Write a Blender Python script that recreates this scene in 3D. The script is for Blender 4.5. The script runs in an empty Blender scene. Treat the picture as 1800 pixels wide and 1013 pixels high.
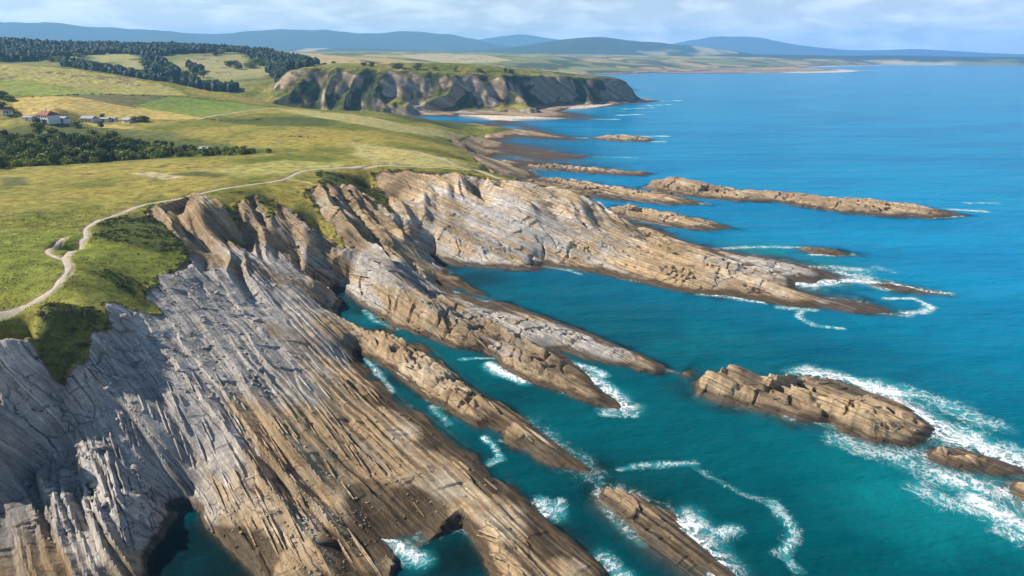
import bpy, math, random
import numpy as np
rng = np.random.default_rng(7)
random.seed(7)
R = math.radians
scene = bpy.context.scene

# ------------------------------------------------------------------ camera
CAM_H = 90.0
FPX = 1200.0
PITCH = math.atan((506.5 - 95.0) / FPX)
cam_data = bpy.data.cameras.new('camera')
cam_data.sensor_width = 36.0
cam_data.lens = 36.0 * FPX / 1800.0
cam_data.clip_start = 1.0
cam_data.clip_end = 120000.0
cam = bpy.data.objects.new('camera', cam_data)
scene.collection.objects.link(cam)
cam.location = (0, 0, CAM_H)
cam.rotation_euler = (math.pi / 2 - PITCH, 0, 0)
scene.camera = cam

# ------------------------------------------------------------------ sky, sun, exposure
SUN_AZ = -78.0      # degrees from +Y, negative = to the left
SUN_EL = 37.0
world = bpy.data.worlds.new('World')
scene.world = world
world.use_nodes = True
wn, wl = world.node_tree.nodes, world.node_tree.links
wn.clear()
w_out = wn.new('ShaderNodeOutputWorld')
w_bg = wn.new('ShaderNodeBackground')
w_bg.inputs['Strength'].default_value = 0.05
sky = wn.new('ShaderNodeTexSky')
sky.sky_type = 'NISHITA'
sky.sun_disc = False
sky.sun_elevation = R(SUN_EL)
sky.sun_rotation = R(SUN_AZ)
sky.air_density = 1.0
sky.dust_density = 0.25
sky.ozone_density = 3.0
# thin fair-weather cloud over the whole sky dome (flat cloud deck, no preferred place)
w_tc = wn.new('ShaderNodeTexCoord')
w_sep = wn.new('ShaderNodeSeparateXYZ')
wl.new(w_tc.outputs['Generated'], w_sep.inputs[0])
def wmath(op, a, b=None):
    n = wn.new('ShaderNodeMath'); n.operation = op
    for i, v in enumerate((a, b)):
        if v is None: continue
        if isinstance(v, (int, float)): n.inputs[i].default_value = v
        else: wl.new(v, n.inputs[i])
    return n.outputs[0]
zc = wmath('ADD', wmath('MAXIMUM', w_sep.outputs[2], 0.0), 0.25)
w_comb = wn.new('ShaderNodeCombineXYZ')
wl.new(wmath('DIVIDE', w_sep.outputs[0], zc), w_comb.inputs[0])
wl.new(wmath('DIVIDE', w_sep.outputs[1], zc), w_comb.inputs[1])
w_ns = wn.new('ShaderNodeTexNoise')
w_ns.inputs['Scale'].default_value = 3.2
w_ns.inputs['Detail'].default_value = 4.0
w_ns.inputs['Roughness'].default_value = 0.58
w_ns.inputs['Distortion'].default_value = 0.4
wl.new(w_comb.outputs[0], w_ns.inputs['Vector'])
w_rmp = wn.new('ShaderNodeMapRange')
w_rmp.interpolation_type = 'SMOOTHSTEP'
w_rmp.inputs['From Min'].default_value = 0.40
w_rmp.inputs['From Max'].default_value = 0.64
w_rmp.inputs['To Max'].default_value = 1.0
wl.new(w_ns.outputs['Fac'], w_rmp.inputs['Value'])
w_mix = wn.new('ShaderNodeMix'); w_mix.data_type = 'RGBA'
# a thin deck looks denser towards the horizon, where the sight line runs longer through it
longpath = wmath('POWER', wmath('DIVIDE', 0.3, wmath('ADD', wmath('MAXIMUM', w_sep.outputs[2], 0.0), 0.3)), 5.5)
wl.new(wmath('MULTIPLY', wmath('ADD', wmath('MULTIPLY', w_rmp.outputs[0], 0.55), 0.62), longpath), w_mix.inputs['Factor'])
wl.new(sky.outputs[0], w_mix.inputs['A'])
w_mix.inputs['B'].default_value = (31.0, 31.0, 31.0, 1)
wl.new(w_mix.outputs['Result'], w_bg.inputs['Color'])
wl.new(w_bg.outputs[0], w_out.inputs['Surface'])

sun_data = bpy.data.lights.new('sun', 'SUN')
sun_data.energy = 5.0
sun_data.angle = R(0.55)
sun_data.color = (1.0, 0.94, 0.84)
sun = bpy.data.objects.new('sun', sun_data)
scene.collection.objects.link(sun)
sun.rotation_euler = (R(90 - SUN_EL), 0, R(180 - SUN_AZ))
sun.location = (-300, 100, 400)

scene.view_settings.view_transform = 'Standard'
scene.view_settings.look = 'None'
scene.view_settings.gamma = 1.0
scene.view_settings.use_curve_mapping = False
scene.view_settings.exposure = 0.65
scene.render.engine = 'CYCLES'
cy = scene.cycles
cy.max_bounces = 5; cy.diffuse_bounces = 1; cy.glossy_bounces = 2
cy.transmission_bounces = 2; cy.volume_bounces = 1; cy.transparent_max_bounces = 8
cy.use_denoising = True
cy.caustics_reflective = False; cy.caustics_refractive = False

# ------------------------------------------------------------------ projection helpers (survey of the place)
CP, SP = math.cos(PITCH), math.sin(PITCH)
def ray(u, v):
    a = (u - 900.0) / FPX; b = (506.5 - v) / FPX
    return np.array([a, CP + b * SP, -SP + b * CP])
def PZ(u, v, z):
    d = ray(u, v); t = (z - CAM_H) / d[2]
    return (d[0] * t, d[1] * t, z)
def PD(u, v, D):
    d = ray(u, v); t = D / math.hypot(d[0], d[1])
    return (d[0] * t, d[1] * t, CAM_H + d[2] * t)
def AZ(u, D, z):
    d = ray(u, 95.0); t = D / math.hypot(d[0], d[1])
    return (d[0] * t, d[1] * t, z)
def dens(pts, step):
    out = []
    for a, b in zip(pts[:-1], pts[1:]):
        a = np.array(a); b = np.array(b)
        n = max(1, int(math.hypot(b[0]-a[0], b[1]-a[1]) / step))
        for i in range(n): out.append(tuple(a + (b - a) * i / n))
    out.append(tuple(pts[-1]))
    return out

# ------------------------------------------------------------------ noise (numpy)
def _h2(ix, iy, seed):
    h = (ix.astype(np.int64) * 374761393 + iy.astype(np.int64) * 668265263 + seed * 982451653) & 0xFFFFFFFF
    h = ((h ^ (h >> 13)) * 1274126177) & 0xFFFFFFFF
    h = (h ^ (h >> 16)) & 0xFFFFFFFF
    return (h.astype(np.float64) / 4294967295.0)
def vn(x, y, seed=0):
    x = np.asarray(x, float); y = np.asarray(y, float)
    ix = np.floor(x); iy = np.floor(y); fx = x - ix; fy = y - iy
    fx = fx*fx*fx*(fx*(fx*6-15)+10); fy = fy*fy*fy*(fy*(fy*6-15)+10)
    a = _h2(ix, iy, seed); b = _h2(ix+1, iy, seed); c = _h2(ix, iy+1, seed); d = _h2(ix+1, iy+1, seed)
    return ((a*(1-fx)+b*fx)*(1-fy) + (c*(1-fx)+d*fx)*fy) * 2 - 1
def fbm(x, y, seed=0, oct=4, gain=0.5):
    s = 0; a = 1; t = 0
    for i in range(oct):
        s = s + a * vn(x * 2**i + 17.3*i, y * 2**i - 9.1*i, seed + i*31); t += a; a *= gain
    return s / t
def sstep(a, b, x):
    t = np.clip((x - a) / (b - a), 0, 1); return t*t*(3-2*t)

class RBF:
    """linear-kernel surface through surveyed points"""
    def __init__(self, pts, c=2.6, lam=.45):
        self.c2 = c*c
        P = np.array(pts, float)
        key = np.round(P[:, :2] / 0.5).astype(int)
        _, idx = np.unique(key, axis=0, return_index=True)
        P = P[np.sort(idx)]
        self.P = P[:, :2]; n = len(P)
        K = np.sqrt(((self.P[:, None] - self.P[None]) ** 2).sum(-1) + self.c2)
        A = np.zeros((n+3, n+3)); A[:n, :n] = K + np.eye(n) * -lam
        A[:n, n] = 1; A[:n, n+1:] = self.P / 1000; A[n:, :n] = A[:n, n:].T
        b = np.zeros(n+3); b[:n] = P[:, 2]
        w = np.linalg.solve(A, b)
        self.w = w[:n].astype(np.float32); self.c = w[n:]
    def __call__(self, x, y):
        x = np.asarray(x, float); sh = x.shape; x = x.ravel(); y = np.asarray(y, float).ravel()
        out = np.empty(len(x))
        Px = self.P[:, 0].astype(np.float32); Py = self.P[:, 1].astype(np.float32)
        for i in range(0, len(x), 16384):
            xx = x[i:i+16384].astype(np.float32)[:, None]; yy = y[i:i+16384].astype(np.float32)[:, None]
            d = xx - Px; d *= d; e = yy - Py; e *= e; d += e; d += np.float32(self.c2); np.sqrt(d, out=d)
            out[i:i+16384] = d @ self.w
        out += self.c[0] + self.c[1]*x/1000 + self.c[2]*y/1000
        return out.reshape(sh)
def in_poly(x, y, poly):
    x = np.asarray(x, float); y = np.asarray(y, float)
    inside = np.zeros(x.shape, bool); n = len(poly); j = n - 1
    for i in range(n):
        xi, yi = poly[i][0], poly[i][1]; xj, yj = poly[j][0], poly[j][1]
        if yi != yj:
            c = ((yi > y) != (yj > y)) & (x < (xj - xi) * (y - yi) / (yj - yi) + xi)
            inside ^= c
        j = i
    return inside
def seg_dist(x, y, pts, closed=False):
    best = np.full(np.shape(x), 1e9)
    P = list(pts) + ([pts[0]] if closed else [])
    for a, b in zip(P[:-1], P[1:]):
        ax, ay = a[0], a[1]; bx, by = b[0]-ax, b[1]-ay; L = bx*bx + by*by + 1e-9
        t = np.clip(((x-ax)*bx + (y-ay)*by) / L, 0, 1)
        best = np.minimum(best, (x-ax-t*bx)**2 + (y-ay-t*by)**2)
    return np.sqrt(best)
def poly_sd(x, y, poly):
    """signed distance, positive inside"""
    d = seg_dist(x, y, poly, True)
    return np.where(in_poly(x, y, poly), d, -d)
# ------------------------------------------------------------------ surveyed heights of the coast
C = []     # control points (x, y, z)
def ln(pts, z=None, step=7.0):
    q = [PZ(p[0], p[1], p[2] if len(p) > 2 else z) for p in pts]
    C.extend(dens(q, step))
    return q
def pt(*pts):
    for p in pts: C.append(PZ(*p))
def pd(*pts):
    for p in pts: C.append(PD(*p))
def az(*pts):
    for p in pts: C.append(AZ(*p))

# waterlines (z = 0)
ln([(262,1013),(258,978),(290,940),(318,905),(330,888),(345,900),(372,938),(402,966),(440,1000),(452,1020)], 0, 4)
ln([(665,945),(700,950),(738,968),(765,985),(800,975),(830,960),(850,985),(872,1020)], 0, 4)
ln([(636,634),(690,692),(738,722),(785,768),(842,800),(868,840),(908,862),(940,892),(970,922),(1012,955),(1050,985),(1075,1020),(1120,1070)], 0)
ln([(640,627),(690,657),(730,690),(790,727),(840,752),(884,760),(890,778),(930,803),(980,822),(1036,833)], 0)
ln([(1036,826),(1000,798),(962,768),(922,733),(880,708),(840,688),(790,648),(742,603),(700,582),(650,547),(610,527),(588,514)], 0)
ln([(604,512),(640,540),(682,567),(742,592),(800,612),(850,618),(872,632),(882,645),(920,668),(960,683),(1000,694),(1050,714),(1092,722)], 0)
ln([(1092,713),(1062,690),(1042,668),(1018,645),(985,622)], 0)
ln([(985,618),(1030,632),(1070,640),(1120,652),(1160,660),(1196,664)], 0)
ln([(1196,658),(1150,634),(1100,613),(1050,590),(990,568),(930,545),(880,530)], 0)
ln([(880,530),(840,528),(800,516),(772,500)], 0); ln([(776,500),(820,512),(866,526)],0); ln([(866,523),(830,503),(795,478),(760,458)],0)
ln([(752,452),(800,466),(850,471),(900,474),(945,476),(955,467),(1000,472),(1050,480),(1100,491),(1170,506),(1230,516),(1300,523),(1350,531),(1400,539),(1440,540),(1500,551),(1565,552)], 0)
ln([(1562,547),(1500,530),(1440,520),(1400,506),(1395,497),(1440,497),(1478,495)], 0)
ln([(1478,490),(1440,474),(1380,459),(1320,449),(1260,439),(1200,424),(1160,405),(1130,394),(1095,380)], 0)
# channel beds and open sea floor
pt((340,960,-2.5),(380,1010,-3.5),(300,1000,-3),(720,965,-.8),(790,1000,-2.5),(840,1010,-3),
   (680,668,-2),(735,705,-2.5),(800,755,-3),(860,790,-3.5),(920,830,-4),(1000,880,-5),(1080,930,-6),(1150,1000,-7),
   (600,520,-.6),(650,555,-1.5),(720,595,-2.5),(790,635,-3),(860,660,-3.5),(930,700,-4),(1000,740,-5),(1080,780,-6),(1180,820,-7),
   (1040,648,-1.5),(1100,665,-3),(1180,690,-5),(800,490,-2.5),(850,500,-3.5),(950,510,-5),(1050,540,-6),(1200,580,-7),(1350,590,-8),(1500,600,-8),
   (1250,850,-8),(1400,900,-9),(1600,950,-9),(1700,650,-9),(1750,560,-9),(1250,740,-8),(1650,720,-8),(1600,480,-8),(1450,430,-7),(1300,415,-6),
   (1500,460,-5),(1450,505,-2),(1520,520,-3),(1800,750,-10),(1800,1000,-10),(1250,960,-8),(1100,1100,-8),(1400,1150,-9),(700,1150,-4),(500,1120,-3),(850,1100,-4),
   (1150,395,-3),(1200,412,-5),(1450,400,-8),(1800,450,-10),(1700,300,-10),(1400,290,-9),(1250,250,-9),(1700,200,-12))

# plateau edge and grass
ln([(-250,640,33),(-120,590,34),(0,588,31.5),(60,612,30),(130,626,27),(165,590,28.5),(185,562,29),(170,520,31),(135,478,33.4),(150,445,33.4),(205,430,32.5),(280,445,29),(335,446,27),(300,412,30),(268,380,32.5),(255,364,33.8)], step=5)
ln([(255,364,33.8),(300,351,34),(370,345,34),(440,330,34),(510,312,34),(545,297,34),(590,292,34),(640,296,33),(720,301,32),(800,307,30.5),(860,314,29),(920,322,27.5),(980,333,25.5),(1038,347,23)], step=6)
pt((0,555,34),(50,540,34),(100,500,34),(90,450,34.3),(150,400,34.3),(60,420,35),(0,480,34.5),(0,400,36),(200,350,35),(-200,420,36),(-300,520,36),(120,540,32),(60,570,32.5),(100,600,29.5),(200,380,33.5),
   (300,320,35),(450,300,35),(200,300,35),(0,310,34),(-300,310,36),(400,275,34.5),(560,280,34.5),(650,270,33.5),(700,285,33),(760,285,32.5),(830,297,31),(860,303,30))
# upper slope under the edge: ribs and hollows
pt((385,378,29.5),(400,420,20.5),(350,400,27),(430,360,30),(470,365,28.5),(470,400,23.5),(440,430,17),(520,372,27),(545,400,22.5),(500,430,17),(600,410,20),(590,372,26.5),(560,340,30.5),
   (620,340,27),(600,318,31),(650,330,24),(690,380,18),(660,400,16),(640,375,20),(700,320,28))
# grey upper shelf
pt((215,520,27.5),(250,545,24.5),(300,520,24),(330,480,24.5),(380,470,21.5),(380,520,19.5),(300,580,21.5),(240,600,22.5),(200,600,24.5),(150,650,22.5),(230,680,18.5),(320,650,17.5),(400,580,16.5),(440,520,16),(480,470,15.5),(520,490,12),
   (500,570,12.5),(560,545,8),(545,585,9.5),(600,600,5.5),(450,640,13.5),(400,700,13.5),(550,660,8),(600,660,5.5),(500,740,10),(600,740,6),(650,720,4),(560,500,8.5),(580,508,3.5))
pt((180,730,16.5),(250,770,12.5),(330,770,11),(420,790,10.5),(500,830,7.5),(560,800,7.5),(640,800,5),(700,770,3.5),(720,850,4.2),(800,860,3.2),(760,800,2.6),(860,900,3),(930,960,3),(980,1000,2.2),(890,1000,3.4),(845,925,4),
   (560,880,5),(640,890,2.2),(700,910,1.0),(760,925,.6),(600,950,2.8),(520,930,4.5),(480,900,6),(450,950,3),(540,1000,3.2),(640,990,1.6),(700,1013,.8),(480,1013,2),(410,880,6),(380,900,3.2),(350,850,5.5),(640,830,4),(590,850,4))
# lower left corner: hollow in shade, rib, slabs
pt((60,660,20.5),(100,700,17.5),(150,755,14),(200,700,18.5),(30,680,12),(60,740,9.5),(110,770,11.5),(0,630,20),(0,720,9),(-50,780,11),(0,800,8.5),(60,820,8.5),(130,830,9.5),(200,850,9.2),(250,880,7.6),(285,900,5.2),
   (60,900,7),(0,950,6),(150,930,6.4),(215,950,5),(100,980,4.8),(200,1000,3.2),(0,1013,5),(-90,930,6),(-200,1050,5),(50,1100,3),(200,1100,1))
# tilted fin at the lower edge of the picture
ln([(826,917,4.8),(850,945,4.6),(878,985,4.2),(905,1025,3.8)], step=2.5)
ln([(870,915,3.4),(920,965,3),(970,1015,2.4)], step=4)
# cliff just left of the picture
ln([(-30,600,32),(-60,650,31.5),(-85,690,25),(-120,740,15),(-150,800,8.5),(-190,880,6.5)], step=5); az((-500,100,33),(-800,110,34))
# ridge two crest
ln([(520,512,12),(560,535,9.5),(600,562,7),(640,590,5.2),(690,624,4.8),(740,668,4.2),(790,702,3.8),(840,730,3.4),(884,746,2.8)], step=4)
ln([(560,400,20),(600,440,14.5),(640,487,10.5),(690,528,7.6),(740,560,5.8),(800,588,5),(860,604,5),(900,630,4.8),(940,655,4),(985,676,2.6),(1040,702,1.3)], step=5)
ln([(760,520,5.2),(800,540,4.6),(850,560,4.4),(900,567,4),(950,582,4),(1000,594,3.4),(1050,610,3),(1100,628,2.4),(1150,646,1.4)], step=5)
pt((790,702,3.8),(840,730,3.4),(884,746,3),(905,770,1.6),(960,797,1.0),(1010,818,.5),(720,620,2.8),(680,588,2.8),(800,675,2.6),(870,722,2.0))
# ridge three crest and grey twin
pt((660,440,13.5),(700,465,11),(800,588,5),(860,600,5.2),(900,630,5),(940,655,4),(985,676,2.6),(1040,702,1.3),(900,595,4.2),(960,620,4),(850,560,4.6),(800,540,4.6),
   (760,520,5.2),(730,490,7.0),(750,480,5.2),(900,565,3.6),(950,582,4),(1000,594,3.4),(1050,610,3),(1100,628,2.4),(1150,646,1.4),(830,513,1.3),(800,490,1.6))
# the tilted promontory
pt((700,345,22),(760,345,24),(780,400,12.5),(740,425,9.5),(700,405,13.5),(740,390,14),(800,430,6.5),(850,450,3.6),(830,380,17),(880,350,23.5),(870,420,9.5),(920,460,3),(900,390,15.5),(940,430,7.6),(930,360,22),(980,400,13.5),(1000,450,4.2),
   (980,360,20),(1020,375,17.5),(1040,420,9.8),(1065,390,14),(1075,395,13),(1100,440,6.6),(1100,412,10),(1150,430,7.8),(1150,470,4.2),(1200,450,5.8),(1230,490,3.6),(1290,470,4.4),(1350,505,3),(1400,520,2.4),(1450,530,1.4),(1520,545,.7),(1380,490,2.2),
   (1350,463,2.6),(1420,483,1.5),(1280,452,2.8),(1150,410,5.5),(1110,398,6.5))
# hidden back of the promontory
for u, D, z in ((1040,352,10),(1040,366,3),(1060,350,5),(980,365,17),(980,385,4),(920,378,20),(920,405,5),(870,385,24),(880,420,10),(900,450,2),(960,420,-1),(1040,400,-2),(1100,380,-2),(1000,450,-2),(940,500,-1.5)):
    C.append(AZ(u, D, z))
# further plateau sloping to the low rock flats
pt((820,285,27),(850,290,25),(905,312,18),(900,303,12),(835,270,15),(800,265,24),(760,262,29),(700,250,31),(760,245,24),(800,248,14),(820,258,10),(720,235,28),(770,225,20),(820,232,10.5),(860,236,4.5))
ln([(912,296),(960,290),(900,284)], .8); ln([(850,262),(900,266),(960,270),(1018,275)], .9); ln([(840,276),(880,282),(940,287)], 1.0)
ln([(820,240),(870,248),(930,258),(975,268),(1024,274)], 0); ln([(1024,278),(960,281),(930,279),(965,288)], 0); ln([(920,296),(1000,299),(1060,302)], -.6)
ln([(870,223,7),(900,230,3.5),(950,238,2),(1000,243,.8)]); ln([(1018,244),(960,233),(900,219),(860,210)], 0); ln([(1015,246),(960,244),(900,240)], 0)
pt((1050,262,-2),(1000,255,-1.5),(950,249,-.8),(1080,285,-3),(1000,222,-3),(1100,230,-5),(1120,270,-5),(960,306,-1.2))
# farmland further back
pt((500,255,34),(600,240,33.5),(450,240,35),(600,215,34),(500,215,36),(650,215,32),(690,200,26),(750,210,20),(800,214,9),(560,195,35),(640,195,28))
ln([(-150,306,33),(0,298,33),(150,287,33),(300,278,33.4),(420,272,34)], step=12)
for u, v in ((-150,306),(-60,301),(0,298),(75,292.5),(150,287),(225,282),(300,278)):
    a = PZ(u, v, 33); k_ = max(0, (u-150)/150)*3
    C.append((a[0]*1.08, a[1]*1.08, 24.5 + k_)); C.append((a[0]*1.2, a[1]*1.2, 29 + k_)); C.append((a[0]*1.02, a[1]*1.02, 31 + k_*.5))
pt((100,222,36),(250,228,36),(350,225,36),(30,212,36.5),(150,214,36.5),(250,216,36.5),(-300,220,40))
pd((100,190,690),(100,175,750),(0,165,800),(250,185,760),(350,195,740),(0,110,1000),(120,118,1000),(200,130,980),(300,145,930),(400,168,870),(470,184,820),(-400,100,1050),(0,140,900),(200,160,850),(420,190,780))
pd((520,190,830),(600,198,800))
# beyond the first crest
az((0,1150,55),(200,1150,40),(330,1120,24),(450,1000,20),(520,960,18),(600,950,8))
pd((60,118,1500),(150,110,1550),(250,128,1450),(350,140,1350),(300,115,1600),(420,135,1400),(480,140,1300),(420,112,1650),(500,122,1450),(200,98,1800),(400,95,1900),(520,108,1700),(100,85,2100),(0,75,2200),(250,84,2200),(420,88,2200),(520,98,2300),(-400,70,2200),(0,100,1800))
pd((560,128,1350),(620,122,1500),(560,98,2200),(700,103,2300),(640,112,1800),(750,115,1900),(850,122,1800),(950,127,2000),(900,128,1500),(800,124,1500))
# headland cliff top and foot
pd((545,138,1180),(600,140,1160),(640,130,1170),(700,127,1180),(760,128,1190),(820,130,1195),(870,133,1215),(940,136,1270),(1000,138,1330),(1035,146,1370),(1060,143,1400),(1080,140,1415),(1095,148,1425),(1112,160,1432))
ln([(808,203),(850,207),(900,209),(960,208),(1035,208)], 0, 25); ln([(1035,206),(985,195),(1000,192),(1040,190),(1080,186),(1110,182),(1140,180),(1160,177)], 0, 25)
az((440,1060,12),(500,1080,6),(560,1090,3),(620,1095,2),(680,1095,2),(740,1095,2),(790,1090,3),(840,1110,3.5),(890,1120,4),(920,1130,8),(950,1170,6),(985,1220,5),(1020,1290,5),(1050,1330,4),(1085,1375,5),(1110,1400,4),(1140,1430,1.5),
   (880,1060,1.5),(940,1060,2.5),(700,1040,-.5),(600,1020,0),(760,1000,-1),(860,1000,-2))
az((900,900,-4),(1000,950,-6),(1100,1200,-8),(1200,1430,-8),(1140,1500,-3),(1100,1500,8),(1050,1520,20),(1000,1600,38),(1200,1800,-10),(1100,1700,-4),(1050,2100,2),(1400,2500,-15),(1800,2000,-15),(1800,900,-12),(1300,700,-10),(1500,1300,-12))
# second coast
pd((930,126,3000),(1000,127,3200),(1100,126,3500),(1200,123,3800),(1300,120,4300),(1400,117,4800))
ln([(950,135),(1030,132),(1080,131),(1150,127),(1250,123.5),(1400,119),(1600,113.5)], 0, 120)
pd((750,108,3200),(850,112,3300),(950,116,3500),(1050,117,3900),(1150,116,4300),(800,95,4300),(950,103,4500),(1050,108,4700),(1200,108,5200),(1350,108,5800),(600,95,4200),(300,95,4200),(0,95,4200),(-400,95,4200))
pd((1300,103,6500),(1000,98,6200),(700,92,6000),(1500,105,7000),(400,93,6000),(0,93,6000),(-500,93,6000))
az((1200,3000,-15),(1500,5000,-15),(1900,5000,-15),(2300,3000,-15),(2300,800,-12),(2300,300,-10),(2300,120,-9))
base = RBF(C)
print('control points', len(base.P))

def hit(u, v, f=None, d0=60.0, d1=9000.0):
    """where the sight line through a surveyed picture point meets the ground (or sea)"""
    f = f or base
    d = ray(u, v)
    hn = math.hypot(d[0], d[1])
    D = d0 * (d1 / d0) ** np.linspace(0, 1, 900)
    t = D / hn
    z = CAM_H + d[2] * t
    g = np.maximum(f(d[0]*t, d[1]*t), 0.0)
    below = np.nonzero(z <= g)[0]
    if not len(below): return None
    i = max(below[0], 1)
    a, b = t[i-1], t[i]
    for _ in range(14):
        m = (a + b) / 2
        if CAM_H + d[2]*m <= max(float(f(np.array([d[0]*m]), np.array([d[1]*m]))[0]), 0): b = m
        else: a = m
    return (d[0]*b, d[1]*b, CAM_H + d[2]*b)
# ------------------------------------------------------------------ grass, path and field outlines on the ground
def W(*pts): return [PZ(*p)[:2] for p in pts]
def H(*pts):
    out = []
    for p in pts:
        h = hit(*p)
        if h is not None: out.append(h[:2])
    return out
G_EDGE = W((-250,640,33),(-120,590,34),(0,590,31.5),(60,613,30),(130,627,27),(165,592,28.5),(185,566,29),(200,545,27),(235,552,25),(285,548,23.5),(262,515,26),(280,495,26),(335,450,27),(322,430,28),(300,412,30),(268,380,32.5),(258,366,33.8),
           (300,353,34),(345,350,33),(372,349,33.8),(388,362,31),(418,396,24.5),(414,362,30),(450,352,30),(476,388,25.2),(490,362,28.8),(540,374,27.2),(602,414,20.5),(578,372,27),(560,360,28.5),(535,338,31),(560,326,32),(600,322,31),(640,345,24),(690,378,18),(672,330,25.5),(655,299,32.5),
           (720,303,31.6),(800,309,30),(860,316,28.5),(920,324,27),(980,335,25),(1036,348,22.8))
GRASS = G_EDGE + [AZ(1040,340,0)[:2], AZ(980,358,0)[:2], AZ(920,370,0)[:2]] + W((905,310,18),(880,298,22),(850,288,25),(828,274,20),(818,262,12),(790,252,14),(822,240,9),(860,230,6.5),(905,229,3),(880,221,5),(830,213,6),(800,213,9)) + [AZ(760,930,0)[:2], AZ(560,1000,0)[:2], AZ(-700,1000,0)[:2], AZ(-900,200,0)[:2]]
PATHS_PX = [
    [(-330,600),(-240,588),(-150,572),(-60,562),(0,555),(27,550),(59,532),(98,507),(104,495),(127,473),(110,457),(124,446),(139,430),(154,418),(148,404),(178,386),(225,368),(238,361),(266,353),(349,340),(440,325),(505,314),(520,304),(545,298),(590,294),(635,293)],
    [(110,457),(92,450),(81,444),(98,429),(115,420)],
    [(505,314),(535,317),(552,323)],
    [(660,262),(700,262),(745,270),(790,283),(800,290),(835,299),(880,314)],
    [(640,296),(700,292),(770,296),(820,299)],
]
PATHS = [H(*p) for p in PATHS_PX]
FAR_PATH = H((345,211),(390,202),(440,195),(482,190))
PATHW = [0.95, 0.85, 0.7, 1.1, 0.7]

def smooth_line(P, n=4):
    P = [np.array(p, float) for p in P]
    for _ in range(n if n < 4 else 2):
        Q = [P[0]]
        for a, b in zip(P[:-1], P[1:]): Q += [a*.75+b*.25, a*.25+b*.75]
        Q.append(P[-1]); P = Q
    return P
PATHS = [smooth_line(p) for p in PATHS]
FAR_PATH = smooth_line(FAR_PATH)

STR_P = np.array([0.598, -0.801])    # along the strike of the beds, seaward
STR_Q = np.array([0.801, 0.598])     # across the strike, in the direction the beds dip
def pq(x, y): return x*STR_P[0]+y*STR_P[1], x*STR_Q[0]+y*STR_Q[1]
def xy(p, q): return p*STR_P[0]+q*STR_Q[0], p*STR_P[1]+q*STR_Q[1]

# how the beds show: strong ribs on the scarps, rubble on the upper slope
LINE_ = []; RUB_ = []
for u, v, zz, rad, val in ((900,380,16,55,1.0),(780,370,16,35,1.0),(1050,400,12,45,.9),(1250,480,4,50,.5),(250,830,10,22,1.3),(330,720,14,18,1.0),(430,860,8,20,1.0),(560,420,20,30,.8),(620,360,24,30,1.0),(420,400,20,25,.5),(60,680,14,20,.5),(700,640,4,24,1.2),(900,630,5,22,1.3),(790,700,4,14,1.3),(870,735,3,12,1.3),(740,560,6,16,1.2),(820,592,5,16,1.2),(970,665,3,14,1.2),(1000,596,3.4,16,1.1),(900,567,4,16,1.1),(650,600,5,12,1.1),(1100,628,2.4,14,1.1)):
    a = PZ(u, v, zz); LINE_.append((a[0], a[1], rad, val))
for u, v, zz, rad, val in ((220,600,23,22,1.0),(320,560,21,26,1.0),(400,520,19,24,1.0),(300,650,18,20,.9),(470,480,15,22,.8),(200,700,19,16,.7),(440,600,14,18,.6),(110,985,5,9,.7),(380,460,21,20,.9)):
    a = PZ(u, v, zz); RUB_.append((a[0], a[1], rad, val))
def gsum(L, x, y):
    g = np.zeros_like(x)
    for cx, cy, rad, val in L: g = np.maximum(g, val*np.exp(-((x-cx)**2+(y-cy)**2)/rad**2))
    return g
def bed_warp(p, q):
    return 1.5*fbm(p/110, q/46, 11, 2) + 0.14*fbm(p/34, q/9, 12, 2)
def bed_b(q):
    return .34 + .46*sstep(55, 165, q)      # the beds flatten towards the promontory
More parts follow.
